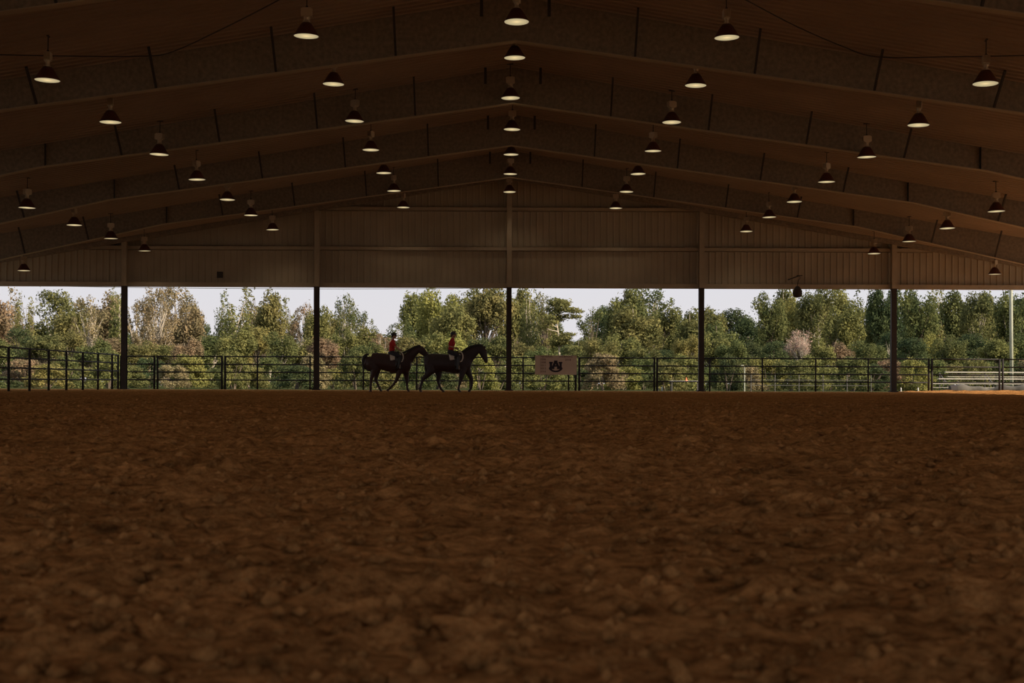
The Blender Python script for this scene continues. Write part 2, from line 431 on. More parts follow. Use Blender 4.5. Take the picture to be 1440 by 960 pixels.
#ribbed_wall('wall_left', (XR-HALF, Y0, 0), (XR-HALF, Y1, 0), 4.2, lambda x: ceil(x), 0.035, (-1,0,0))
#ribbed_wall('wall_back', (XR-HALF, Y0, 0), (XR+HALF, Y0, 0), HZ, lambda x: ceil(x)+0.02, 0.035, (0,-1,0))
# header, girts, rake
g = MB(); g.box(XR-HALF, XR+HALF, Y1+0.02, Y1+0.24, HZ-0.02, HZ+0.20); struct(g, 'trim_1', M['column'])
def girt(name, z, zlo=0.2):
    w = min(HALF, (CE - z - 0.15)/SL)
    xs = [XR-w] + [XR+9.12*k for k in (-2,-1,0,1,2) if abs(9.12*k) < w] + [XR+w]
    g = MB()
    for a, b in zip(xs[:-1], xs[1:]):
        g.box(a+0.12, b-0.12, Y1+0.02, Y1+0.24, z-0.10, z-0.08)
        g.box(a+0.12, b-0.12, Y1+0.02, Y1+0.045, z-0.10, z+0.10)
        g.box(a+0.12, b-0.12, Y1+0.02, Y1+0.24, z+0.08, z+0.10)
    struct(g, name, M['column'])
girt('trim_2', CAMZ + 6.33); girt('trim_3', CAMZ + 8.22)
g = MB()
for sgn in (-1, 1):
    a = Vector((XR, Y1-0.15, CE-0.14)); b = Vector((XR+sgn*HALF, Y1-0.15, ceil(XR+HALF)-0.14))
    g.bar(a, b, 0.22, 0.22)
struct(g, 'trim_4', M['rafter'])

# gable columns
names = ['leftmost in view', 'second from the left', 'in the middle under the ridge', 'second from the right', 'rightmost in view']
for k in range(-2, 3):
    x = XR + 9.12*k; r = empty('steel_column', (x, Y1-0.10, 0))
    tag(r, 'tan and black steel column of the gable opening, %s' % names[k+2], 'column', 'columns of the far gable')
    top = ceil(x) - 0.02 - (0.0)
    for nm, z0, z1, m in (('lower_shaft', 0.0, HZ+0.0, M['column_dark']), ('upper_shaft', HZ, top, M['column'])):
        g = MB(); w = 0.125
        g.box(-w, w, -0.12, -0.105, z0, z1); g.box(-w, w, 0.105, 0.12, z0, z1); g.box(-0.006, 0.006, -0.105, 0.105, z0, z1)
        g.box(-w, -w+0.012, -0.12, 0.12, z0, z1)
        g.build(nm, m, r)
    g = MB(); g.box(-0.20, 0.20, -0.18, 0.18, 0.0, 0.06); g.build('base_plate', M['column_dark'], r)

# portal frames
def depth_web(u): return 1.15 - 0.42*u/14.8 if u < 14.8 else 0.73 + 0.056*(u-14.8)
def portal():
    r = empty('portal_frame')
    g = MB(); fl = MB()
    for s in (-1, 1):
        us = list(np.linspace(0, 14.8, 8)) + list(np.linspace(15.5, HALF-0.3, 6))
        for a, b in zip(us[:-1], us[1:]):
            za, zb = CE-a*SL, CE-b*SL; ya = za-depth_web(a); yb = zb-depth_web(b)
            g.add([(s*a,-.008,ya),(s*b,-.008,yb),(s*b,-.008,zb),(s*a,-.008,za),(s*a,.008,ya),(s*b,.008,yb),(s*b,.008,zb),(s*a,.008,za)],
                  [(0,1,2,3),(7,6,5,4),(0,4,5,1)])
            fl.bar((s*a,0,ya),(s*b,0,yb), 0.24, 0.022)
    g.build('web', M['rafter'], r); fl.build('bottom_flange', M['flange'], r)
    for s in (-1, 1):
        g = MB(); x = s*(HALF-0.35); zt = CE-(HALF-0.35)*SL
        g.add([(x-s*1.0,-.01,zt-1.3),(x,-.01,zt-1.3),(x-s*0.1,-.01,0),(x-s*0.45,-.01,0),(x-s*1.0,.01,zt-1.3),(x,.01,zt-1.3),(x-s*0.1,.01,0),(x-s*0.45,.01,0),],
              [(0,1,2,3),(7,6,5,4),(0,4,5,1),(1,5,6,2),(2,6,7,3),(3,7,4,0)])
        g.bar((x-s*0.45,0,0),(x-s*1.0,0,zt-1.3),0.25,0.02,up=(1,0,0)); g.bar((x-s*0.1,0,0),(x,0,zt-0.1),0.25,0.02,up=(1,0,0))
        g.build('column', M['rafter'], r)
        for u in (3.05, 6.1, 9.15, 12.2, 17.9, 20.6, 24.0):
            b = MB(); zb = CE-u*SL-depth_web(u)
            b.bar((s*u, -0.10, zb+0.03), (s*u, -0.85, CE-u*SL-0.01), 0.055, 0.055); b.build('brace', M['dark_steel'], r)
        st = MB(); zb = CE-14.6*SL-depth_web(14.6); st.box(s*14.6-.01, s*14.6+.01, -0.12, 0.12, zb+0.01, CE-14.6*SL-0.03)
        st.build('stiffener', M['dark_steel'], r)
        st = MB(); st.box(s*0.85-.05, s*0.85+.03, -0.60, -0.54, CE-0.85*SL-0.52, CE-0.85*SL-0.02); st.build('purlin_clip', M['dark_steel'], r)
    return r
FRAMES = [18.9, 26.4, 34.0, 41.6, 49.0, 56.6]
p0 = portal()
for i, d in enumerate(FRAMES):
    o = p0 if i == 0 else copy_tree(p0)
    o.location = (XR, d, 0)
    w = ['tapered tan steel portal frame above the viewer, nearest of all', 'tapered tan steel roof frame, first and nearest one seen at the top',
         'tapered tan steel roof frame, second from the viewer', 'tapered tan steel roof frame, third from the viewer',
         'tapered tan steel roof frame, fourth from the viewer', 'tapered tan steel roof frame closest to the far gable'][i]
    tag(o, w, 'roof frame', 'portal frames of the arena')

# ------------------------------------------------------------------ barn lamps
def make_lamp():
    r = empty('barn_lamp')
    g = MB()
    g.lathe([(0.297,0.0),(0.300,0.012),(0.235,0.11),(0.165,0.23),(0.105,0.315),(0.098,0.315),(0.155,0.225),(0.225,0.105),(0.286,0.008)], 28, closed=True)
    sh = g.build('lamp_shade', M['shade'], r, smooth=True)
    g = MB(); g.lathe([(0.284,0.010),(0.284,0.016)], 28); g.build('lens', M['glow'], r)
    g = MB(); g.lathe([(0.108,0.310),(0.080,0.335),(0.052,0.36),(0.048,0.40),(0.055,0.43),(0.075,0.46)], 16)
    g.tube([(0.085,0,0.32),(0.055,0,0.40),(0.08,0,0.48)], 0.012, 6); g.tube([(-0.085,0,0.32),(-0.055,0,0.40),(-0.08,0,0.48)], 0.012, 6)
    g.build('neck', M['ballast'], r, smooth=True)
    g = MB(); g.box(-0.095,0.095,-0.075,0.075,0.46,0.66)
    for k in range(5):
        for s in (-1, 1): g.box(s*0.095 if s > 0 else -0.135, 0.135 if s > 0 else -0.095, -0.070+k*0.034, -0.062+k*0.034, 0.48, 0.645)
    g.build('ballast_box', M['ballast'], r)
    g = MB(); g.tube([(0,0,0.66),(0,0,0.69)], 0.03, 8); g.build('hook', M['dark_steel'], r)
    return r
def lamp_light(o, z):
    l = bpy.data.lights.new('lamp_light', 'SPOT'); l.energy = 35; l.color = (1.0, 0.80, 0.55); l.spot_size = R(128); l.spot_blend = 0.6; l.shadow_soft_size = 0.12
    q = bpy.data.objects.new('lamp_light', l); COL.objects.link(q); q.parent = o; q.location = (0, 0, -0.03)
def stem_for(o, x, y, z, top):
    """hanging rod from the lamp's hook up to the roof"""
    g = MB(); g.tube([(0,0,0.70),(0,0,top-z)], 0.013, 6, cap=False); g.box(-0.10,0.10,-0.02,0.02,top-z-0.03,top-z)
    g.build('hanging_rod', M['dark_steel'], o)
NEAR = [5.5, 10.5, 15.5, 20.5, 25.5]  # unseen lamps above the viewer, added to light the near floor
rows = [('in the row under the ridge', 0.0, 8.76, NEAR+[31,36,41.1,46.2,51.3,56.1,61.4]),
        ('in the inner row left of the ridge', -4.9, 8.03, NEAR+[31,36,41.1,46.2,51.3,56.1,61.4]),
        ('in the inner row right of the ridge', 4.9, 8.03, NEAR+[31,36,41.1,46.2,51.3,56.1,61.4]),
        ('in the second row left of the ridge', -10.93, 6.98, NEAR+[31,36,41.1,46.2,51.3,56.1,61.4]),
        ('in the second row right of the ridge', 10.93, 6.98, NEAR+[31,36,41.1,46.2,51.3,56.1,61.4]),
        ('in the third row left of the ridge', -16.83, 5.98, [46.2,51.3,56.1,61.4]),
        ('in the third row right of the ridge', 16.83, 5.98, [46.2,51.3,56.1,61.4]),
        ('at the far left under the eave', -22.4, 5.05, [61.4]), ('at the far right under the eave', 22.4, 5.05, [61.4])]
lamp0 = make_lamp(); first = True
for txt, dx, h, ds in rows:
    for k, d in enumerate(ds):
        if first: o = lamp0; first = False; kids = True
        else: o = copy_tree_l(lamp0) if False else None
        if o is None:
            o = lamp0.copy(); COL.objects.link(o)
            for ch in lamp_parts:
                c = ch.copy(); COL.objects.link(c); c.parent = o
        else:
            lamp_parts = [q for q in list(COL.objects) if q.parent == lamp0]
        x = XR + dx; z = CAMZ + h
        if dx == 0 and d == 31: z -= 0.38
        if dx == 0 and d == 41.1: x -= 0.08
        o.location = (x, d, z)
        o.rotation_euler = (R(rng.uniform(-1.5,1.5)), R(rng.uniform(-1.5,1.5)), R(rng.uniform(0,360)))
        stem_for(o, x, d, z, ceil(x)); lamp_light(o, z)
        if len(ds) == 1: lab = 'lit dark red barn lamp hanging %s' % txt
        else:
            od = LORD if len(ds) == 12 else ['nearest', 'second nearest', 'third nearest', 'farthest']
            lab = 'lit dark red barn lamp, %s %s' % (od[k], txt)
        tag(o, lab, 'lamp', 'barn lamps hanging from the roof')

# cables draped along the roof
def cable(pts, rad, name, label, m=None, sub=6, n=6):
    P = [Vector(p) for p in pts]; Q = []
    for i in range(len(P)-1):
        a = P[max(0,i-1)]; b = P[i]; c = P[i+1]; d = P[min(len(P)-1,i+2)]
        for k in range(sub):
            t = k/sub; Q.append(0.5*((2*b)+(c-a)*t+(2*a-5*b+4*c-d)*t*t+(3*b-a-3*c+d)*t**3))
    Q.append(P[-1]); g = MB(); g.tube(Q, rad, n, cap=False)
    return tag(g.build(name, m or M['dark_steel'], smooth=True), label, 'cable')
cable([at(-60,76,30.4), at(0,77,31.0), at(100,79,32.2), at(200,79,33.2), at(240,73,33.0), at(310,41,31.6), at(392,-1,30.2), at(470,-45,28.5)],
      0.014, 'power_cable', 'thin black cable draped under the roof at upper left')
cable([at(1500,76,30.4), at(1440,78,31.0), at(1330,80,32.4), at(1232,80,33.2), at(1185,66,32.8), at(1120,38,31.6), at(1062,8,30.6), at(1010,-20,29.5)],
      0.014, 'power_cable', 'thin black cable draped under the roof at upper right')

# small box on the gable sheeting, and the round fixture hanging at the header
g = MB(); p = at(308, 386, Y1); g.box(p.x-0.12, p.x+0.12, Y1+0.10, Y1+0.27, p.z-0.13, p.z+0.13)
g.box(p.x-0.14, p.x+0.14, Y1+0.09, Y1+0.11, p.z-0.15, p.z+0.15)
tag(g.build('junction_box', M['dark_steel']), 'small dark junction box on the gable sheeting above the left opening', 'box')
p = at(1121, 410, 61.0); r = empty('hanging_horn', (p.x, 61.0, p.z))
tag(r, 'round dark horn fixture hanging on a bent bracket at the gable header', 'fixture')
g = MB(); g.lathe([(0.05,0.26),(0.12,0.20),(0.20,0.05),(0.22,-0.10),(0.17,-0.24),(0.06,-0.27)], 18); g.build('horn', M['dark_steel'], r, smooth=True)
g = MB(); g.tube([(0,0,0.24),(0,0,0.34),(0.03,0.0,0.50),(0.12,0.0,0.62),(0.10,0,0.74)], 0.014, 6, cap=False); g.bar((0.10,0,0.74),(0.10,2.46,0.74),0.04,0.04)
g.bar((-0.04,0,0.74),(0.22,0,0.74),0.05,0.04); g.build('bracket', M['dark_steel'], r)

# ------------------------------------------------------------------ pipe fences
FD = 64.1; SC_ = F/FD
def fx(px): return (px - VX)/SC_
RAILS = [1.60, 1.22, 0.845, 0.47]
def fence(name, label, group, xs, inner=True, y=FD, double=None):
    r = empty(name, (xs[0], y, 0)); tag(r, label, 'gate' if 'gate' in name else 'fence', group)
    x1 = xs[-1]-xs[0]
    for z in RAILS:
        g = MB(); g.tube([(0,0,z),(x1,0,z)], 0.030, 8, cap=False); g.build('rail', M['fence'], r, smooth=True)
    for x in xs:
        g = MB(); w = 0.038 if x not in (xs[0], xs[-1]) else 0.050
        zb = 0.0 if 'gate' not in name or x in (xs[0],xs[-1]) else 0.40
        g.tube([(x-xs[0],0,zb),(x-xs[0],0,1.63)], w, 8, cap=False); g.build('post', M['fence'], r, smooth=True)
    return r
fence('pipe_fence', 'short black pipe fence panel behind the leftmost gable column', 'far end fence', [fx(170), fx(217)])
fence('pipe_gate', 'black pipe gate between the leftmost column and the second one', 'far end gates', [fx(221.5), fx(312)])
fence('pipe_fence', 'long black pipe fence run behind the two horses', 'far end fence', [fx(q) for q in (316.5,362,436,511,586,661,735.5,799.5,809.5)])
fence('pipe_gate', 'black pipe gate just right of the white sign', 'far end gates', [fx(814.5), fx(920)])
fence('pipe_fence', 'long black pipe fence run between the gate and the right hand gate', 'far end fence', [fx(q) for q in (924,998,1072,1147,1221,1306)])
fence('pipe_gate', 'black pipe gate in front of the bleachers at right', 'far end gates', [fx(1310.5), fx(1405.5)])
fence('pipe_fence', 'black pipe fence panel at the right edge in front of the grey tarp', 'far end fence', [fx(1410), fx(1484), fx(1558)])
# left side fence, running towards the viewer
xl = fx(167); r = empty('pipe_fence', (xl, FD, 0)); tag(r, 'black pipe fence along the left side, running towards the viewer', 'fence', 'left side fence')
yn = 33.0; ysl = [FD - 1.1 - 2.2*k for k in range(14)]
for z in [1.65, 1.265, 0.885, 0.46]:
    g = MB(); g.tube([(0,0,z),(0,ysl[-1]-FD,z)], 0.032, 8, cap=False); g.build('rail', M['fence'], r, smooth=True)
for y in [FD-0.12] + ysl:
    g = MB(); g.tube([(0,y-FD,0),(0,y-FD,1.68)], 0.052, 8, cap=False); g.build('post', M['fence'], r, smooth=True)

# ------------------------------------------------------------------ the sign on the fence
sw, shh = 2.00, 0.93
sgn = empty('arena_sign', (fx(781.5), FD-0.065, 0.78)); tag(sgn, 'pale arena sign with a dark interlocking letter emblem on the fence', 'sign')
g = MB(); g.box(-sw/2, sw/2, -0.012, 0.012, 0, shh); g.build('board', M['sign'], sgn)
def text(s, x, z, size, m, name='lettering', parent=sgn, y=-0.016, sx=1.0):
    c = bpy.data.curves.new('t', 'FONT'); c.body = s; c.size = size; c.extrude = 0.002; c.align_x = 'CENTER'; c.align_y = 'CENTER'; c.offset = size*0.012
    o = bpy.data.objects.new('t', c); COL.objects.link(o)
    dg = bpy.context.evaluated_depsgraph_get(); dg.update()
    me = bpy.data.meshes.new_from_object(o.evaluated_get(dg)); bpy.data.objects.remove(o)
    me.materials.clear(); me.materials.append(m)
    t = bpy.data.objects.new(name, me); COL.objects.link(t); t.parent = parent
    t.location = (x, y, z); t.rotation_euler = (R(90), 0, 0); t.scale = (sx, 1, 1)
    return t
def sg(u, v): return ((u-690)/20.57/SC_ - 0.0 + (748+690/20.57-781.5)/SC_, (650-v)/20.57/SC_*1.0 + 0.03)
text('NATIONAL', -0.44, 0.865, 0.115, M['ink']); text('CHAMPIONS', 0.47, 0.865, 0.115, M['ink'])
for k, s in enumerate(['2006', '2008', '2011', '2013', '2016']): text(s, -0.62, 0.735-k*0.145, 0.135, M['ink'], sx=1.05)
text('2018', 0.58, 0.715, 0.135, M['ink'], sx=1.05)
# emblem: an A standing in a wide U
lg = MB()
def poly(P, y0=-0.020, y1=-0.012): lg.prism([sg(*p) for p in P], y0, y1)
for s in (-1, 1):
    m_ = lambda u, v: (685 + s*(u-685), v)
    P = lambda L: [m_(*q) for q in (L if s > 0 else L[::-1])]
    poly(P([(768,294),(876,294),(876,340),(858,340),(858,460),(790,460),(790,340),(768,340)]), -0.0202)
    poly(P([(790,440),(862,440),(886,490),(850,540),(790,492)]), -0.0205)
    poly(P([(850,492),(854,532),(795,575),(738,592),(684,598),(684,548),(732,544),(775,528),(808,494)]), -0.0208)
    poly(P([(685,256),(736,256),(736,300),(808,470),(732,470),(684,350)]), -0.0225)
    poly(P([(722,458),(822,458),(822,504),(722,504)]), -0.0228)
poly([(632,392),(738,392),(752,436),(618,436)], -0.0232)
lg.build('emblem', M['navy'], sgn)

# ------------------------------------------------------------------ horses
PX = 346.0                       # crop pixels per metre used for the traced poses
def horse(name, label, loc, coat, torso, neck, head, ear, legs, tail, mane, u0):
    r = empty(name, loc); tag(r, label, 'horse', 'horses ridden along the far fence')
    c = lambda u, v, y=0.0: Vector(((u-u0)/PX, y, (905-v)/PX))
    g = MB()
    pts, rr, ll = [], [], []
    for u, t, b, l in torso: pts.append(c(u, (t+b)/2)); rr.append((b-t)/2/PX); ll.append(l)
    g.tube(pts, rr, 20, lat=ll, latdir=(0,1,0), capf=0.3)
    g.tube([c(u,v) for u,v,_,_ in neck], [q/PX for _,_,q,_ in neck], 18, lat=[l for _,_,_,l in neck], latdir=(0,1,0))
    g.tube([c(u,v) for u,v,_,_ in head], [q/PX for _,_,q,_ in head], 16, lat=[l for _,_,_,l in head], latdir=(0,1,0))
    for s in (-1, 1):            # ears
        g.tube([c(ear[0], ear[1]+34, s*0.045), c(ear[0]+1, ear[1]+14, s*0.055), c(ear[0]+4, ear[1], s*0.058)], [0.028,0.026,0.010], 8)
    for s, L in legs:
        lp = [c(u, v, s*w) for u, v, _, w in L]
        g.tube(lp, [q/PX for _,_,q,_ in L], 12, lat=[q/PX*k for (_,_,q,_), k in zip(L, [0.75,0.8,0.9]+[0.95]*9)], latdir=(0,1,0))
    # chest and buttock muscles
    body = blend(g, 'body', coat, r, 0.014, 5)
    for s, L in legs:            # hooves
        a = c(L[-1][0], L[-1][1], s*L[-1][3]); b = c(L[-2][0], L[-2][1], s*L[-2][3]); d = (a-b).normalized()
        h = MB(); t = (d*0.6 + Vector((0.0,0,-0.8))).normalized(); q = a - t*0.005
        h.tube([q - t*0.01, q + t*0.055, q + t*0.06], [0.047, 0.064, 0.062], 12, cap=False); 
        h.build('hoof', M['hoof'], r, smooth=False)
    g = MB(); g.tube([c(u,v) for u,v,_ in tail], [q/PX for _,_,q in tail], 12, lat=[q/PX*0.8 for _,_,q in tail], latdir=(0,1,0))
    k = 0
    for off in (-0.02, 0.02, 0.0):   # loose strands
        k += 1
        g.tube([c(u-3*k, v+6*k, off) for u,v,_ in tail[1:]], [q/PX*0.5 for _,_,q in tail[1:]], 6)
    g.build('tail', M['black_hair'], r, smooth=True)
    g = MB()
    for i in range(len(mane)-1):
        a, b = mane[i], mane[i+1]
        for k in range(14):
            t = k/14; u = a[0]+(b[0]-a[0])*t; v = a[1]+(b[1]-a[1])*t
            g.tube([c(u, v-3, 0.0), c(u+3, v+8, -0.045), c(u+6, v+26, -0.075)], [0.012, 0.016, 0.006], 6)
    g.build('mane', M['black_hair'], r, smooth=True)
    return r, c

rearT = [(128,376,470,.12),(148,364,560,.20),(170,357,598,.25),(220,351,600,.27),(280,349,592,.28),(340,354,592,.29),(400,364,610,.30),(460,376,626,.30),
         (520,380,640,.29),(580,376,646,.27),(640,368,650,.24),(690,385,640,.21),(728,430,600,.17)]
rearN = [(650,480,108,.20),(715,420,80,.14),(770,360,64,.10),(825,312,52,.085),(868,284,40,.075)]
rearH = [(872,284,42,.075),(903,320,52,.10),(938,354,45,.085),(973,384,33,.065),(996,401,30,.065),(1002,405,26,.055)]
rearL = [(-1,[(190,500,85,.10),(238,585,56,.15),(212,655,36,.15),(190,712,27,.15),(183,790,17,.15),(180,853,20,.15),(178,878,16,.15),(178,888,16,.15)]),
         (1,[(220,500,85,.10),(268,590,56,.14),(252,665,35,.14),(243,735,26,.14),(272,800,16,.14),(297,850,19,.14),(308,876,15,.14),(314,886,15,.14)]),
         (-1,[(600,560,62,.08),(570,665,34,.14),(538,752,24,.14),(494,812,15,.14),(460,846,18,.14),(436,868,14,.14),(424,876,14,.14)]),
         (1,[(665,560,62,.08),(680,680,34,.14),(689,762,23,.14),(688,820,15,.14),(692,858,18,.14),(704,880,15,.14),(710,888,15,.14)])]
rearTail = [(135,374,14),(108,382,22),(84,408,27),(70,455,28),(76,510,28),(104,554,28),(142,582,22),(182,596,13),(204,600,6)]
rearM = [(600,352),(660,328),(720,300),(790,262),(850,238),(872,240)]
HD1, HD2 = 54.7, 53.5
o1 = at(504, 500, HD1); h1, c1 = horse('horse', 'dark bay horse at the rear, walking head lowered behind the leading horse', (o1.x, HD1, 0.0), M['horse'],
    rearT, rearN, rearH, (874,236), rearL, rearTail, rearM, 0)
h1.location.x = at(504, 500, HD1).x
frT = [(150,400,590,.16),(180,374,615,.23),(230,367,625,.27),(300,367,622,.29),(370,371,616,.30),(450,377,626,.30),(520,372,632,.29),(600,350,634,.26),
       (660,348,645,.24),(710,385,645,.20),(750,440,615,.15)]
frN = [(680,470,112,.20),(735,405,94,.14),(790,355,78,.105),(850,312,64,.09),(905,297,48,.08)]
frH = [(920,292,44,.08),(936,338,57,.10),(956,392,47,.085),(972,438,34,.065),(982,464,31,.065),(984,472,26,.055)]
frL = [(-1,[(215,520,85,.10),(218,610,58,.15),(155,680,38,.15),(106,724,27,.15),(86,800,17,.15),(70,855,20,.15),(74,880,16,.15),(80,888,16,.15)]),
       (1,[(280,520,85,.10),(320,605,58,.14),(325,675,38,.14),(312,738,27,.14),(327,802,17,.14),(350,852,19,.14),(374,878,15,.14),(384,887,15,.14)]),
       (-1,[(670,560,62,.08),(645,680,35,.14),(626,760,23,.14),(610,820,15,.14),(600,858,18,.14),(611,880,15,.14),(617,888,15,.14)]),
       (1,[(705,560,62,.08),(752,660,36,.14),(786,728,25,.14),(786,790,16,.14),(774,845,18,.14),(758,870,14,.14),(752,880,14,.14)])]
frTail = [(162,382,14),(148,400,20),(144,450,24),(146,520,25),(150,590,22),(154,650,15),(156,700,6)]
frM = [(640,340),(700,298),(760,262),(830,242),(900,240),(940,248)]
o2 = at(584, 500, HD2); h2, c2 = horse('horse', 'near black leading horse walking with arched neck and white saddle pad', (o2.x, HD2, 0.0), M['horse2'],
    frT, frN, frH, (968,246), frL, frTail, frM, 0)

def tack(r, c, seat, bit, poll, cheek, hand):
    """saddle pad, saddle, bridle, reins: parts of the ridden horse"""
    us, vs = seat
    g = MB()                       # pad: a curved cloth over the back, both flanks
    def flank(u, v_top, s, k):      # points down the barrel
        a = R(k); return Vector(((u-0)/PX, s*0.335*math.sin(a), (905-v_top)/PX - 0.30*(1-math.cos(a))))
    v = []; n = 10
    for s0 in range(-n, n+1):
        a = 78*abs(s0)/n; s = -1 if s0 < 0 else 1
        for u in (us-36, us-5, us+35, us+80, us+120):
            sh_ = 22*abs(s0)/n
            p = flank(u + (sh_ if u < us else 8), vs - 8 + (8 if u < us else 0), s, a); v.append((p.x, p.y, p.z + 0.02))
    k = len(v); v += [(x, y*1.05, z+0.014) for x, y, z in v]
    f = []
    for i in range(2*n):
        for j in range(4):
            q = i*5+j; f.append((q, q+1, q+6, q+5)); f.append((k+q, k+q+5, k+q+6, k+q+1))
    for i in range(2*n): f += [(i*5, i*5+5, k+i*5+5, k+i*5), (i*5+4, k+i*5+4, k+i*5+9, i*5+9)]
    for j in range(4): f += [(j, k+j, k+j+1, j+1), (2*n*5+j, 2*n*5+j+1, k+2*n*5+j+1, k+2*n*5+j)]
    g.add(v, f); g.build('saddle_pad', M['pad'], r, smooth=True)
    g = MB()
    g.tube([c(us-42, vs-34), c(us-15, vs-22), c(us+30, vs-20), c(us+72, vs-34), c(us+90, vs-50)], [0.05,0.05,0.05,0.05,0.035], 10, lat=[0.12,0.17,0.16,0.12,0.05], latdir=(0,1,0))
    for s in (-1, 1):
        g.tube([c(us+40, vs-20, s*0.14), c(us+84, vs+25, s*0.335), c(us+98, vs+70, s*0.350), c(us+98, vs+92, s*0.345)], [0.12,0.13,0.13,0.08], 12, lat=[0.02,0.014,0.014,0.012], latdir=(0,1,0))
    g.build('saddle', M['leather'], r, smooth=True)
    g = MB(); w = 0.105
    for s in (-1, 1):
        g.tube([c(*poll, s*0.05), c((poll[0]+cheek[0])/2, (poll[1]+cheek[1])/2, s*w), c(*cheek, s*(w+.0)), c(*bit, s*0.07)], 0.010, 6)
        g.tube([c(cheek[0]+30, cheek[1]-12, s*0.05), c(cheek[0]+12, cheek[1], s*0.10), c(cheek[0]-5, cheek[1]+14, s*0.07)], 0.010, 6)
    g.build('bridle', M['leather'], r)
    g = MB()
    for s in (-1, 1):
        h = hand[2] if len(hand) > 2 else 0.08
        g.tube([c(*bit, s*0.075), c((bit[0]*2+hand[0])/3, (bit[1]*2+hand[1])/3+14, s*0.15), c((bit[0]+hand[0]*2)/3, (bit[1]+hand[1]*2)/3+12, s*0.16), c(hand[0], hand[1], s*h)], 0.008, 6, cap=False)
    g.build('rein', M['leather'], r)
    g = MB()
    g.tube([c(us+70, vs+70, -0.31), c(us+66, vs+150, -0.30), c(us+62, vs+225, -0.20), c(us+60, vs+262, 0.0), c(us+62, vs+225, 0.20), c(us+66, vs+150, 0.30), c(us+70, vs+70, 0.31)], [0.04]*7, 8, lat=[0.012]*7, latdir=(0,1,0))
    g.build('girth', M['leather'], r)
    g = MB()                      # white binding along the pad's front edge
    for s in (-1, 1):
        g.tube([c(us+98, vs-56, s*0.06), c(us+128, vs-50, s*0.17), c(us+150, vs-30, s*0.255), c(us+165, vs+5, s*0.295), c(us+166, vs+45, s*0.315), c(us+150, vs+88, s*0.325), c(us+128, vs+96, s*0.335)], [0.014,0.018,0.022,0.025,0.025,0.022,0.014], 8)
    g.build('pad_binding', M['pad'], r, smooth=True)

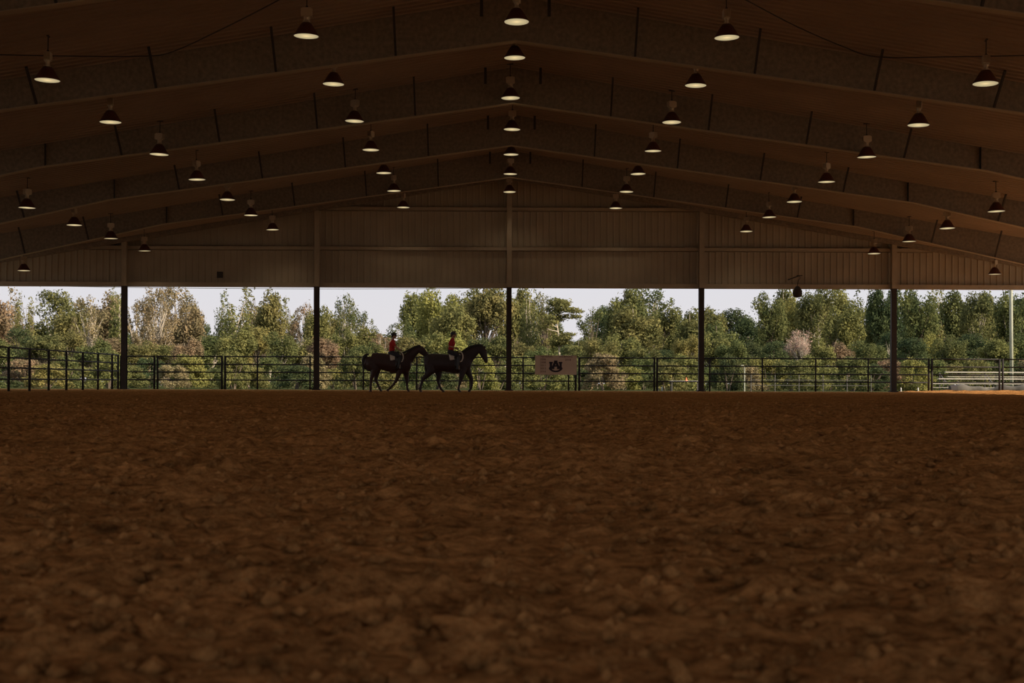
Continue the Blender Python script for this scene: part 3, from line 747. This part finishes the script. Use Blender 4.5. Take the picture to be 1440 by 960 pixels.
def rider(label, loc, hc, P, shirt, hairtail):
    """mounted rider; P: traced joints in crop pixels"""
    r = empty('person', loc); tag(r, label, 'person', 'riders on the far side of the arena')
    c = lambda uv, y=0.0: Vector((uv[0]/PX, y, (905-uv[1])/PX))
    hip, wai, che, nec, hd = (c(P[k]) for k in ('hip','waist','chest','neck','head'))
    g = MB()
    g.tube([hip, wai, che, nec+Vector((0,0,-0.04))], [0.115,0.088,0.108,0.07], 14, lat=[0.165,0.125,0.165,0.10], latdir=(0,1,0))
    g.tube([nec+Vector((0,0,-0.06)), nec+Vector((0,0,0.05)), hd+Vector((-0.01,0,-0.03))], [0.055,0.048,0.052], 12)
    g.ball(hd+Vector((0,0,0.02)), 0.092, 0.073, 0.098); g.ball(hd+Vector((0.035,0,-0.055)), 0.055, 0.050, 0.055)
    g.tube([hd+Vector((0.085,0,0.01)), hd+Vector((0.108,0,-0.022))], [0.010,0.014], 8)           # nose
    g.tube([hd+Vector((0.078,-0.012,-0.055)), hd+Vector((0.078,0.012,-0.055))], 0.012, 6)         # lips
    for s in (-1, 1):
        g.ball(hd+Vector((-0.005, s*0.075, -0.005)), 0.022, 0.012, 0.032, 8, 6)                     # ears
        sh = c(P['shoulder'], s*0.175); el = c(P['elbow'], s*0.225); hn = c(P['hand'], s*0.085)
        g.tube([sh, (sh+el)/2, el, el*0.5+hn*0.5, hn], [0.052,0.044,0.036,0.034,0.023], 10)
        d = (hn-el).normalized(); up = Vector((0,0,1))
        pa = hn + d*0.035
        g.tube([hn, pa, hn+d*0.075], [0.026,0.034,0.034], 10, lat=[0.016,0.016,0.014], latdir=(0,1,0))
        for k in range(4):         # fingers curled round the rein
            b = hn + d*0.078 + up*(0.028-0.019*k); ln = (0.9,1.0,0.93,0.75)[k]
            g.tube([b, b+d*0.024*ln+Vector((0,-s*0.010,0)), b+d*0.022*ln+Vector((0,-s*0.036,-0.004)), b-d*0.006+Vector((0,-s*0.044,-0.006))], [0.0088,0.0085,0.008,0.007], 8)
        tb = hn + d*0.030 + up*0.026
        g.tube([tb, tb+d*0.028+up*0.016+Vector((0,-s*0.008,0)), tb+d*0.052+up*0.010+Vector((0,-s*0.022,0))], [0.011,0.010,0.008], 8)
        hp = c(P['hip'], s*0.09); kn = c(P['knee'], s*0.36); an = c(P['ankle'], s*0.40); to = c(P['toe'], s*0.42)
        g.tube([hp, (hp+kn)/2+Vector((0,s*0.05,0.01)), kn, (kn*0.62+an*0.38), an], [0.098,0.084,0.058,0.052,0.034], 12)
        g.tube([an+Vector((-0.02,0,-0.04)), to], [0.036,0.030], 8)
    blend(g, 'body', M['skin'], r, 0.0085, 2)
    # clothing
    g = MB()
    g.tube([wai+Vector((0,0,-0.07)), wai, che, nec+Vector((0,0,-0.045))], [0.122,0.112,0.138,0.085], 14, lat=[0.165,0.150,0.195,0.12], latdir=(0,1,0))
    for s in (-1, 1):
        sh = c(P['shoulder'], s*0.175); el = c(P['elbow'], s*0.225)
        g.tube([sh-Vector((0,s*0.03,0)), sh, sh*0.5+el*0.5, sh*0.18+el*0.82], [0.066,0.066,0.058,0.054], 10)
    g.tube([nec+Vector((0,0,-0.05)), nec+Vector((0,0,0.0))], [0.066,0.058], 10, cap=False)
    blend(g, 'polo_shirt', shirt, r, 0.012, 3)
    g = MB()
    g.tube([hip, wai+Vector((0,0,-0.03))], [0.126,0.102], 14, lat=[0.178,0.138], latdir=(0,1,0))
    for s in (-1, 1):
        hp = c(P['hip'], s*0.09); kn = c(P['knee'], s*0.36); an = c(P['ankle'], s*0.40)
        g.tube([hp, (hp+kn)/2+Vector((0,s*0.05,0.01)), kn, kn*0.75+an*0.25], [0.108,0.093,0.067,0.060], 12)
    blend(g, 'breeches', M['breech'], r, 0.014, 3)
    for s in (-1, 1):
        kn = c(P['knee'], s*0.36); an = c(P['ankle'], s*0.40); to = c(P['toe'], s*0.42)
        g = MB(); g.tube([kn*0.88+an*0.12, kn*0.6+an*0.4, an], [0.069,0.065,0.047], 12)
        g.tube([an+Vector((-0.035,0,-0.045)), an*0.4+to*0.6+Vector((0,0,-0.01)), to], [0.046,0.043,0.036], 10)
        blend(g, 'boot', M['leather'], r, 0.012, 2)
        g = MB(); q = an*0.5+to*0.5                       # stirrup iron
        g.tube([q+Vector((0,-0.06,-0.045)), q+Vector((0,0.06,-0.045)), q+Vector((0,0.05,0.05)), q+Vector((0,0,0.11)), q+Vector((0,-0.05,0.05)), q+Vector((0,-0.06,-0.045))], 0.008, 6)
        g.build('stirrup', M['ballast'], r)
    g = MB()
    prof = [(0.108,-0.005),(0.116,0.01),(0.114,0.05),(0.096,0.092),(0.060,0.118),(0.02,0.126),(0.0001,0.127)]
    g.lathe(prof, 20, c=hd+Vector((-0.008,0,0.022)))
    g.tube([hd+Vector((0.085,-0.055,0.022)), hd+Vector((0.145,0,0.014)), hd+Vector((0.085,0.055,0.022))], [0.010,0.014,0.010], 8)
    hm = g.build('helmet', M['helmet'], r, smooth=True)
    g = MB(); g.tube([hd+Vector((0.0,-0.078,0.02)), hd+Vector((0.03,-0.066,-0.06)), hd+Vector((0.045,0,-0.112)), hd+Vector((0.03,0.066,-0.06)), hd+Vector((0.0,0.078,0.02))], 0.007, 6)
    g.build('chin_strap', M['leather'], hm)
    g = MB(); g.tube([hd+Vector((-0.07,0,0.01)), hd+Vector((-0.095,0,-0.04)), hd+Vector((-0.09,0,-0.04-hairtail))], [0.035,0.032,0.016], 10)
    g.tube([hd+Vector((-0.03,-0.06,0.0)), hd+Vector((-0.07,0,-0.02)), hd+Vector((-0.03,0.06,0.0))], [0.03,0.04,0.03], 10)
    g.build('hair', M['hair'], r, smooth=True)
    return r

tack(h1, c1, (478,385), (985,418), (870,256), (925,340), (572,300))
tack(h2, c2, (498,385), (972,480), (935,262), (948,372), (565,290))
rider('rear rider in a red polo shirt and black helmet, sitting upright with hands forward', h1.location.copy(), None,
      dict(hip=(478,350), waist=(476,292), chest=(482,222), neck=(490,168), head=(506,112), shoulder=(484,186), elbow=(522,262), hand=(585,300), knee=(608,408), ankle=(580,548), toe=(625,570)), M['red'], 0.02)
rider('leading rider in a crimson polo shirt with elbow drawn back', h2.location.copy(), None,
      dict(hip=(490,345), waist=(497,285), chest=(508,218), neck=(518,160), head=(528,108), shoulder=(506,184), elbow=(474,262), hand=(556,292), knee=(606,402), ankle=(592,565), toe=(638,588)), M['red2'], 0.04)

# ------------------------------------------------------------------ things beyond the fence at right
bl = empty('bleachers', (at(1310,540,72).x, 72, 0)); tag(bl, 'low aluminium bleachers behind the right hand gate', 'bleachers')
L_ = 9.5
for k, (z, y) in enumerate([(0.42,0.0),(0.68,0.65),(1.05,1.3)]):
    g = MB(); g.box(0.0+0.6*k, L_, y, y+0.26, z-0.02, z+0.035); g.build('bench_seat', M['alu'], bl)
    g = MB(); g.box(0.0+0.6*k, L_, y-0.32, y-0.06, z-0.26, z-0.23) if k else g.box(0, L_, y-0.02, y+0.02, 0.20, 0.23); g.build('foot_board', M['alu'], bl)
for x in (0.9, 3.4, 5.9, 8.4):
    g = MB()
    g.bar((x,0.1,0.0),(x,0.1,0.40),0.05); g.bar((x,0.75,0.0),(x,0.75,0.66),0.05); g.bar((x,1.4,0.0),(x,1.4,1.03),0.05)
    g.bar((x,0.0,0.04),(x,1.5,0.04),0.05); g.bar((x,0.1,0.38),(x,1.45,1.0),0.04)
    g.bar((x,0.75,0.05),(x+0.9,0.75,0.62),0.035); g.bar((x+0.9,0.75,0.05),(x,0.75,0.62),0.035)
    g.build('support_frame', M['grey'], bl)
# grey tarp roll
g = MB(); pts = []; rr = []; x0 = at(1344,545,67.5).x
for k in range(50):
    t = k/49; pts.append((x0+t*6.2, 67.5+0.15*math.sin(t*7), 0.10+0.03*math.sin(t*19))); rr.append(0.20+0.045*math.sin(t*37)+0.05*math.sin(t*13+1))
g.tube(pts, rr, 16); t_ = g.build('rolled_tarp', M['tarp'], smooth=True); tag(t_, 'crumpled grey tarp roll lying in front of the bleachers', 'tarp')
g = MB(); g.tube([(x0-0.30,67.5,0.10),(x0+0.04,67.5,0.11)], [0.24,0.25], 14, cap=False); g.build('dark_end', M['dark_steel'], t_)
# utility pole and overhead wires
up = empty('utility_pole', (at(1421.5,530,86).x, 86, -0.12)); tag(up, 'weathered utility pole standing behind the bleachers at right', 'pole')
g = MB(); g.tube([(0.06,0,0),(0.0,0,5.0),(-0.05,0,10.5)], [0.115,0.11,0.10], 14, cap=False); g.build('shaft', M['pole'], up, smooth=True)
g = MB(); g.bar((-0.9,0,9.9),(0.9,0,9.9),0.10,0.12); g.build('cross_arm', M['bark'], up)
up2 = empty('utility_pole', (-58, 112, -0.12)); tag(up2, 'weathered utility pole far out beyond the left side', 'pole')
g = MB(); g.tube([(0,0,0),(0,0,10.5)], [0.13,0.10], 14, cap=False); g.build('shaft', M['pole'], up2, smooth=True)
for k, dz in enumerate((0.0, 0.30)):
    a = Vector((-58,112,8.9+dz)); b = Vector((up.location.x,86,7.4+dz)); P = []
    for i in range(25):
        t = i/24; q = a.lerp(b, t); q.z -= 4*0.85*t*(1-t)*(1+0.05*k); P.append(q)
    g = MB(); g.tube(P, 0.020, 5, cap=False)
    tag(g.build('overhead_wire', M['wire']), 'thin %s overhead wire crossing the sky above the trees' % ('lower','upper')[k], 'wire')
# brick building far left
p = at(-24, 520, 117)
bd = empty('brick_building', (p.x-5.9, 117, -0.12)); tag(bd, 'small red brick building with white roof beyond the left fence', 'building')
g = MB(); g.box(-9,5.4,0,5,0,2.25); g.build('wall', M['brick'], bd)
g = MB(); g.add([(-9.4,-.5,2.2),(5.9,-.5,2.2),(5.9,5.5,2.2),(-9.4,5.5,2.2),(-9.4,2.5,3.15),(5.2,2.5,3.15)], [(0,1,5,4),(2,3,4,5),(1,2,5),(0,4,3),(0,3,2,1)]); g.build('roof', M['white'], bd)
for x in (2.6, 4.2):
    g = MB(); g.box(x-.5, x+.5, -0.06, 0.0, 0.9, 1.9); w_ = g.build('window', M['white'], bd); g = MB(); g.box(x-.4,x+.4,-0.08,-0.06,1.0,1.8); g.build('pane', M['glass'], w_)
# white topped table with a cone
p = at(963, 536, 84); tb = empty('work_table', (p.x, 84, -0.12)); tag(tb, 'low white topped table behind the fence left of the fourth column', 'table')
g = MB(); g.box(-0.95,0.95,-0.4,0.4,0.60,0.66); g.build('table_top', M['white'], tb)
for sx in (-1,1):
    for sy in (-1,1):
        g = MB(); g.box(sx*0.85-.03,sx*.85+.03,sy*.33-.03,sy*.33+.03,0,0.60); g.build('leg', M['grey'], tb)
g = MB(); g.lathe([(0.15,0.0),(0.15,0.02),(0.11,0.03),(0.03,0.34),(0.02,0.36)], 16)
cn = g.build('traffic_cone', M['orange'], loc=(p.x+0.10, 84, 0.54)); cn.scale = (0.6, 0.6, 0.62); tag(cn, 'small orange cone standing on the white topped table', 'cone')
# grey paddock rails
for (xa, xb, d, nm) in ((1049,1225,80,'grey pipe paddock fence beyond the arena, between fourth and fifth columns'),):
    a = at(xa,540,d).x; b = at(xb,540,d).x; r = empty('paddock_fence', (a,d,-0.12)); tag(r, nm, 'fence')
    for z in (1.05, 0.72, 0.40):
        g = MB(); g.tube([(0.3,0,z),(b-a,0,z)], 0.017, 8, cap=False); g.build('rail', M['grey'], r)
    for k in range(6):
        g = MB(); g.tube([(0.3+(b-a-0.3)*k/5,0,0),(0.3+(b-a-0.3)*k/5,0,1.1)], 0.028, 8, cap=False); g.build('post', M['grey'], r)
p = at(1047, 540, 79); hy = empty('yard_post', (p.x, 79, -0.12)); tag(hy, 'short pinkish post with a bent head at the paddock fence end', 'post')
g = MB(); g.tube([(0,0,0),(0,0,1.35)], 0.035, 10, cap=False); g.build('shaft', M['pole'], hy)
g = MB(); g.tube([(0,0,1.33),(0.0,0,1.48),(-0.10,0,1.58),(-0.20,0,1.55)], 0.035, 8); g.build('head', M['pole'], hy)
for px, side in ((925,'left of the white topped table'),(931,'between the gate post and the white table'),(989,'right beside the fourth column foot'),(1267,'right of the fifth column foot'),(1291,'left of the right hand gate')):
    p = at(px, 546, 68); g = MB(); g.tube([(0,0,-0.12),(0,0,0.16),(0,0,0.22)], [0.035,0.035,0.01], 8, cap=False)
    tag(g.build('marker_stake', M['white'], loc=(p.x, 68, 0)), 'short white marker stake behind the fence, %s' % side, 'stake', 'white stakes beyond the fence')

# ------------------------------------------------------------------ trees
def mesh_np(name, V, Q, m):
    me = bpy.data.meshes.new(name); V = np.asarray(V, np.float32); Q = np.asarray(Q, np.int32)
    me.vertices.add(len(V)); me.vertices.foreach_set('co', V.ravel()); me.loops.add(Q.size); me.loops.foreach_set('vertex_index', Q.ravel())
    me.polygons.add(len(Q)); me.polygons.foreach_set('loop_start', np.arange(0, Q.size, Q.shape[1], dtype=np.int32)); me.update(calc_edges=True)
    me.materials.append(m); return me

def leaves(blobs, n, size, flat=1.0):
    """leaf quads spread over the clumps; blob = (x, y, z, rx, rz)"""
    B = np.array(blobs); vol = (B[:,3]**2*B[:,4])**0.66; k = rng.choice(len(B), n, p=vol/vol.sum()); b = B[k]
    d = rng.normal(size=(n,3)); d /= np.linalg.norm(d, axis=1)[:,None]
    rad = rng.uniform(0.25, 1.0, n)**0.45
    rad *= 1 + 0.27*rng.normal(size=n)*(rng.random(n) < 0.3)
    P = b[:,:3] + d*rad[:,None]*np.stack([b[:,3], b[:,3], b[:,4]], -1)
    nr = d + rng.normal(size=(n,3))*0.55; nr /= np.linalg.norm(nr, axis=1)[:,None]
    t = np.cross(nr, rng.normal(size=(n,3))); t /= np.linalg.norm(t, axis=1)[:,None]; s = np.cross(nr, t)
    sz = size*rng.uniform(0.55, 1.35, n)[:,None]
    A = P - t*sz; C = P + t*sz; Bq = P + s*sz*0.62*flat; D = P - s*sz*0.62*flat
    V = np.stack([A, Bq, C, D], 1).reshape(-1,3); Q = np.arange(4*n).reshape(n,4)
    return V, Q

def make_blobs(kind, sd):
    r = np.random.default_rng(sd); bl = []
    U = r.uniform; XS = {'bush':1.0,'pine':0.85,'bare':0.8,'spire':0.55,'open':0.65}.get(kind, 0.68)
    if kind == 'broad':
        lobes = [(0,0,.52,.24,.36)] + [(U(-.2,.2),U(-.2,.2),U(.45,.78),U(.10,.17),U(.10,.19)) for _ in range(7)]
        for L in lobes:
            for _ in range(9):
                d = r.normal(size=3); d /= np.linalg.norm(d)
                q = U(.06,.11); bl.append((L[0]+d[0]*L[3]*.85, L[1]+d[1]*L[3]*.85, max(.12, L[2]+d[2]*L[4]*.85), q*.85, q))
    elif kind == 'spire':
        for _ in range(7):
            x, y, top = U(-.24,.24), U(-.2,.2), U(.74,1.0); 
            for k in range(9):
                t = k/8; q = (.035+.085*(1-t)); bl.append((x+U(-.03,.03)*(1.5-t), y+U(-.03,.03), .16+(top-.16-q)*t, q*1.05, q*1.25))
    elif kind == 'dark':
        for _ in range(60):
            a = U(0,6.283); z = U(.10,.94); w = .33*math.sqrt(max(0.02, 1-((z-.42)/.56)**2)); q = U(.07,.12)
            bl.append((math.cos(a)*w*.8, math.sin(a)*w*.8, z, q, q*.85))
    elif kind == 'open':
        for _ in range(34):
            a = U(0,6.283); z = U(.36,.96); w = .10+.23*math.sin(math.pi*min(1, (z-.25)/.85)); w *= math.sqrt(U(.1,1)); q = U(.035,.075)
            bl.append((math.cos(a)*w, math.sin(a)*w, z, q, q*1.35))
        for _ in range(10): bl.append((U(-.22,.22), U(-.2,.2), U(.1,.35), .07, .08))
    elif kind == 'pine':
        for _ in range(22):
            a = U(0,6.283); z = U(.48,.98); w = (.30-.18*abs(z-.72)/.26)*U(.3,1); bl.append((math.cos(a)*w, math.sin(a)*w, z, U(.07,.12), .028))
        for _ in range(5): bl.append((U(-.08,.08), U(-.08,.08), U(.85,.97), .09, .05))
    elif kind == 'bare':
        for _ in range(26):
            a = U(-1,1); bl.append((a*.26, U(-.2,.2), .45+.45*math.sqrt(1-a*a)*U(.1,1), .09, .10))
    elif kind == 'bush':
        for _ in range(40):
            a = U(0,6.283); z = U(.06,.86); w = .52*math.sqrt(max(.03, 1-(z/.95)**2))*U(.5,1); q = U(.12,.2)
            bl.append((math.cos(a)*w, math.sin(a)*w, z, q, q*.8))
    return [(x*XS, y*XS, z, a, b) for x, y, z, a, b in bl]

SPEC = {'broad':(7500,.0160), 'spire':(7000,.0140), 'dark':(7500,.0160), 'open':(4300,.0135), 'pine':(5500,.014), 'bare':(2600,.010), 'bush':(5500,.032)}
def wood(kind, sd, blobs):
    r = np.random.default_rng(sd+99); g = MB(); U = r.uniform
    if kind == 'bush':
        for _ in range(5): a = U(0,6.28); g.tube([(0.05*math.cos(a),0.05*math.sin(a),-.02),(0.15*math.cos(a),0.15*math.sin(a),.3),(0.3*math.cos(a),0.3*math.sin(a),.6)], [.02,.014,.006], 5, cap=False)
        return g
    nt = {'open':3, 'spire':3, 'bare':3}.get(kind, 1)
    trunks = []
    for k in range(nt):
        bx, by = (U(-.07,.07), U(-.07,.07)) if nt > 1 else (0, 0); lean = U(-.06,.06)
        top = {'pine':.9,'open':.92,'bare':.8}.get(kind, .82)
        P = [Vector((bx+lean*t+.012*math.sin(9*t+k)*(1 if t > 0 else 0), by+.03*math.sin(5*t+k)*t, top*t-.01)) for t in (0,.2,.4,.6,.8,1)]
        r0 = {'open':.010,'spire':.010,'bare':.010}.get(kind,.016)
        g.tube(P, [r0,r0*.85,r0*.7,r0*.55,r0*.38,r0*.15], 6, cap=False); trunks.append(P)
    for b in (blobs if kind in ('bare','pine','open') else blobs[::2]):
        P = trunks[int(r.integers(nt))]; c = Vector(b[:3]); t = max(.12, c.z*.55-.02) if kind != 'pine' else max(.3, c.z-.05)
        f = t/P[-1].z*5; i = int(min(4, max(0, f))); a = P[i].lerp(P[i+1], min(1, f-i))
        mid = a.lerp(c, .5)+Vector((0,0,-.02 if kind != 'pine' else -.01)); g.tube([a, mid, c], [.0065,.0045,.0015], 5, cap=False)
        if kind == 'bare':
            for _ in range(5):
                e_ = c+Vector((U(-.08,.08),U(-.08,.08),U(.0,.12))); g.tube([mid, mid.lerp(e_,.5)+Vector((0,0,.01)), e_], [.0032,.0022,.001], 4, cap=False)
    return g

PROTO = {}
def proto(kind, var, leafm, barkm):
    key = (kind, var, leafm, barkm)
    if key not in PROTO:
        sd = 100*['broad','spire','dark','open','pine','bare','bush'].index(kind) + var
        gk = (kind, var)
        if gk not in PROTO:
            bl_ = make_blobs(kind, sd); n, s = SPEC[kind]; V, Q = leaves(bl_, n, s, 0.8); PROTO[gk] = (V, Q, wood(kind, sd, bl_), float(np.percentile(np.hypot(V[:,0], V[:,1]), 96)), float(np.percentile(V[:,2], 99.6)))
        V, Q, g, bw, bh = PROTO[gk]
        fm = mesh_np('foliage', V, Q, M[leafm])
        wm = bpy.data.meshes.new('trunk'); wm.from_pydata(g.v, [], g.f); wm.update(); wm.materials.append(M[barkm])
        PROTO[key] = (fm, wm, bw, bh)
    return PROTO[key]

WORD = {'L_olive':'olive green','L_green':'mid green','L_dark':'dark green','L_brown':'brownish autumn','L_pink':'pinkish leafless','L_yellow':'yellow green'}
KIND = {'broad':'bushy','spire':'many-tipped','dark':'dense rounded','open':'open-crowned pale-trunked','pine':'flat-layered pine','bare':'twiggy bare','bush':''}
placed = []
def tree(px, top, hw, kind, leafm, d, barkm='bark', var=None, low=False):
    """px centre, top row and half width in the photograph, at distance d"""
    var = int(rng.integers(3)) if var is None else var
    p = at(px, top, d); H = p.z + 0.12; W = hw*d/F
    fm, wm, bw, bh = proto(kind, var, leafm, barkm)
    r = empty({'bush':'shrub','pine':'pine_tree'}.get(kind,'tree'), (p.x, d, -0.12), rng.uniform(0, 6.283))
    r.scale = (W/bw, W/bw, H/bh)
    f = bpy.data.objects.new('foliage', fm); COL.objects.link(f); f.parent = r
    t = bpy.data.objects.new('stems' if kind == 'bush' else 'trunk', wm); COL.objects.link(t); t.parent = r
    placed.append((r, px, d, kind, leafm))

# main row: px, top, half width, kind, leaves, distance
T = [
 (-22,405,30,'broad','L_brown',150,'bark'),(14,411,24,'spire','L_brown',146,'bark'),(38,420,18,'spire','L_olive',150,'bark'),(76,410,30,'dark','L_green',140,'bark'),
 (103,428,24,'broad','L_olive',148,'bark'),(126,419,22,'open','L_brown',152,'bark'),(148,415,24,'broad','L_brown',150,'bark'),(167,412,16,'spire','L_olive',158,'bark'),
 (192,428,18,'open','L_brown',150,'pale_bark'),(212,404,20,'open','L_brown',142,'pale_bark'),(224,402,20,'open','L_brown',142,'pale_bark'),(247,405,26,'open','L_brown',144,'pale_bark'),(262,432,20,'broad','L_brown',152,'pale_bark'),
 (286,456,14,'dark','L_dark',185,'bark'),(313,419,14,'spire','L_green',150,'bark'),(330,414,24,'spire','L_olive',146,'bark'),(352,408,26,'spire','L_olive',142,'bark'),(378,412,22,'broad','L_olive',144,'bark'),(404,424,20,'spire','L_olive',146,'bark'),
 (426,428,18,'open','L_brown',152,'bark'),(448,432,18,'broad','L_olive',152,'bark'),(466,446,20,'broad','L_olive',146,'bark'),(488,415,16,'open','L_green',150,'pale_bark'),(506,436,18,'open','L_green',150,'bark'),(520,462,20,'broad','L_olive',150,'bark'),(538,470,16,'open','L_brown',150,'pale_bark'),
 (553,484,16,'dark','L_dark',180,'bark'),(560,452,22,'open','L_green',150,'bark'),(588,414,24,'broad','L_olive',140,'bark'),(612,407,26,'broad','L_yellow',142,'bark'),(634,430,26,'broad','L_olive',146,'bark'),(656,406,24,'broad','L_olive',140,'bark'),(684,402,26,'broad','L_olive',142,'bark'),(706,406,22,'open','L_green',150,'bark'),
 (728,404,20,'broad','L_olive',144,'bark'),(744,407,16,'spire','L_green',142,'bark'),(762,414,18,'open','L_olive',146,'bark'),(789,420,26,'pine','L_olive',132,'pale_bark'),(766,440,20,'broad','L_green',150,'bark'),
 (816,478,24,'broad','L_olive',150,'bark'),(832,434,18,'open','L_green',146,'bark'),(852,432,20,'dark','L_dark',150,'bark'),(876,404,22,'broad','L_green',142,'bark'),(912,403,34,'open','L_green',144,'bark'),(922,430,30,'broad','L_green',140,'bark'),(896,432,28,'broad','L_olive',146,'bark'),(946,440,20,'broad','L_green',148,'bark'),
 (974,437,22,'broad','L_green',150,'bark'),(996,434,22,'broad','L_olive',146,'bark'),(1030,436,26,'dark','L_dark',175,'bark'),(1014,456,24,'broad','L_green',150,'bark'),(1052,448,22,'dark','L_dark',160,'bark'),
 (1082,414,20,'broad','L_green',144,'bark'),(1106,404,22,'broad','L_green',146,'bark'),(1124,420,20,'broad','L_yellow',136,'bark'),(1146,402,22,'broad','L_green',146,'bark'),(1170,402,24,'broad','L_olive',142,'bark'),(1192,424,22,'broad','L_olive',146,'bark'),(1212,411,22,'spire','L_green',142,'bark'),(1234,428,20,'broad','L_green',148,'bark'),
 (1244,405,18,'broad','L_dark',150,'bark'),(1266,404,22,'broad','L_dark',152,'bark'),(1290,409,24,'broad','L_green',142,'bark'),(1322,404,26,'spire','L_olive',140,'bark'),(1350,410,22,'broad','L_green',144,'bark'),(1374,412,22,'dark','L_green',148,'bark'),(1396,414,20,'broad','L_olive',146,'bark'),(1420,412,24,'broad','L_green',150,'bark'),(1450,408,26,'broad','L_green',146,'bark'),(1490,404,30,'broad','L_olive',148,'bark'),
]
LAY = (141, 149, 157, 165, 173)
for i, a in enumerate(T):
    px, top, hw, kind, lm, d, bk = a
    d = 137 if kind == 'pine' else (181 if d > 164 else LAY[(i*3) % 5])
    tree(px, top, hw*1.2, kind, lm, d, 'pale_bark' if i % 2 else bk)
# woods behind
i = 0; px = -30
while px < 1480:
    tree(px, 474 + 7*math.sin(px*0.05) + (i % 3)*3 - (14 if px > 1060 or px < 200 else 0), 26, 'dark', ('L_dark','L_green')[i % 2], (188, 199, 210, 221)[i % 4]); px += 21; i += 1
# second, lower row in front
S = [(-10,470,26,'broad','L_green'),(28,462,24,'dark','L_dark'),(60,470,26,'broad','L_green'),(96,468,26,'broad','L_olive'),(130,478,24,'broad','L_green'),(160,474,22,'broad','L_brown'),(198,482,22,'broad','L_olive'),(232,486,22,'broad','L_olive'),(262,474,20,'broad','L_brown'),
 (296,474,24,'broad','L_green'),(330,464,26,'broad','L_olive'),(362,458,24,'broad','L_yellow'),(394,470,24,'broad','L_green'),(424,478,22,'broad','L_olive'),(456,474,22,'broad','L_brown'),(484,468,24,'broad','L_olive'),(514,482,22,'broad','L_green'),(546,490,22,'broad','L_yellow'),
 (574,476,24,'broad','L_olive'),(606,470,24,'broad','L_olive'),(640,464,24,'broad','L_yellow'),(672,478,24,'dark','L_dark'),(700,474,22,'broad','L_green'),(732,480,22,'broad','L_olive'),(756,490,20,'broad','L_green'),(806,486,24,'dark','L_green'),(840,474,26,'broad','L_olive'),(872,472,28,'broad','L_olive'),(904,488,24,'broad','L_green'),
 (938,490,22,'dark','L_dark'),(966,474,20,'broad','L_yellow'),(1000,468,26,'broad','L_olive'),(1030,478,24,'broad','L_green'),(1058,484,22,'dark','L_dark'),(1090,480,24,'dark','L_dark'),(1126,462,22,'bare','L_pink'),(1156,480,20,'broad','L_olive'),(1186,484,22,'broad','L_brown'),(1220,478,24,'broad','L_green'),
 (1252,470,22,'dark','L_dark'),(1282,476,24,'dark','L_dark'),(1305,466,16,'broad','L_yellow'),(1336,474,24,'broad','L_green'),(1368,470,26,'dark','L_dark'),(1404,476,24,'broad','L_olive'),(1438,474,26,'broad','L_green')]
for i, (px, top, hw, kind, lm) in enumerate(S):
    tree(px, top + (i % 3)*2 - 2, hw, kind, lm, (106, 126, 112, 132)[i % 4], 'pale_bark' if i % 3 == 0 or kind == 'bare' else 'bark')
# shrubs at the foot
kinds = ['L_green','L_olive','L_yellow','L_dark','L_olive','L_green','L_brown']
i = 0; px = -20
while px < 1470:
    tree(px, (504 if px > 20 else 522) + 9*math.sin(px*0.11) + (i % 3)*3, 24 + (i % 4)*3, 'bush', kinds[(i*3) % 7], (90, 95, 100)[i % 3]); px += 25 + (i % 3)*4; i += 1

# labels
cols = [177.5, 444, 714.5, 986, 1256]
zones = ['left of the first column', 'between the first and second columns', 'between the second and third columns', 'between the third and fourth columns', 'between the fourth and fifth columns', 'right of the fifth column']
def zone(px): return sum(px > c for c in cols)
NUM = ['first','second','third','fourth','fifth','sixth','seventh','eighth','ninth','tenth','eleventh','twelfth','thirteenth','fourteenth']
groups = {}
for q in placed:
    r, px, d, kind, lm = q; row = 'low' if kind == 'bush' else ('front' if d < 133 else ('far' if d > 180 else 'back'))
    groups.setdefault((zone(px), kind, lm, row), []).append(q)
for (z, kind, lm, row), L in groups.items():
    L.sort(key=lambda q: q[1])
    noun = 'shrub' if kind == 'bush' else ('' if kind == 'pine' else 'tree')
    kw = {'low':'low', 'front':'shorter', 'back':'tall', 'far':'distant'}[row]
    base = ' '.join(w for w in (kw, WORD[lm], KIND[kind], noun) if w)
    for k, q in enumerate(L):
        txt = base + ((', %s from left,' % NUM[k]) if len(L) > 1 else '') + ' ' + zones[z]
        tag(q[0], txt, 'shrub' if kind == 'bush' else 'tree', 'shrubs at the foot of the woods' if kind == 'bush' else 'trees of the woods beyond the arena')
print('trees', len(placed))
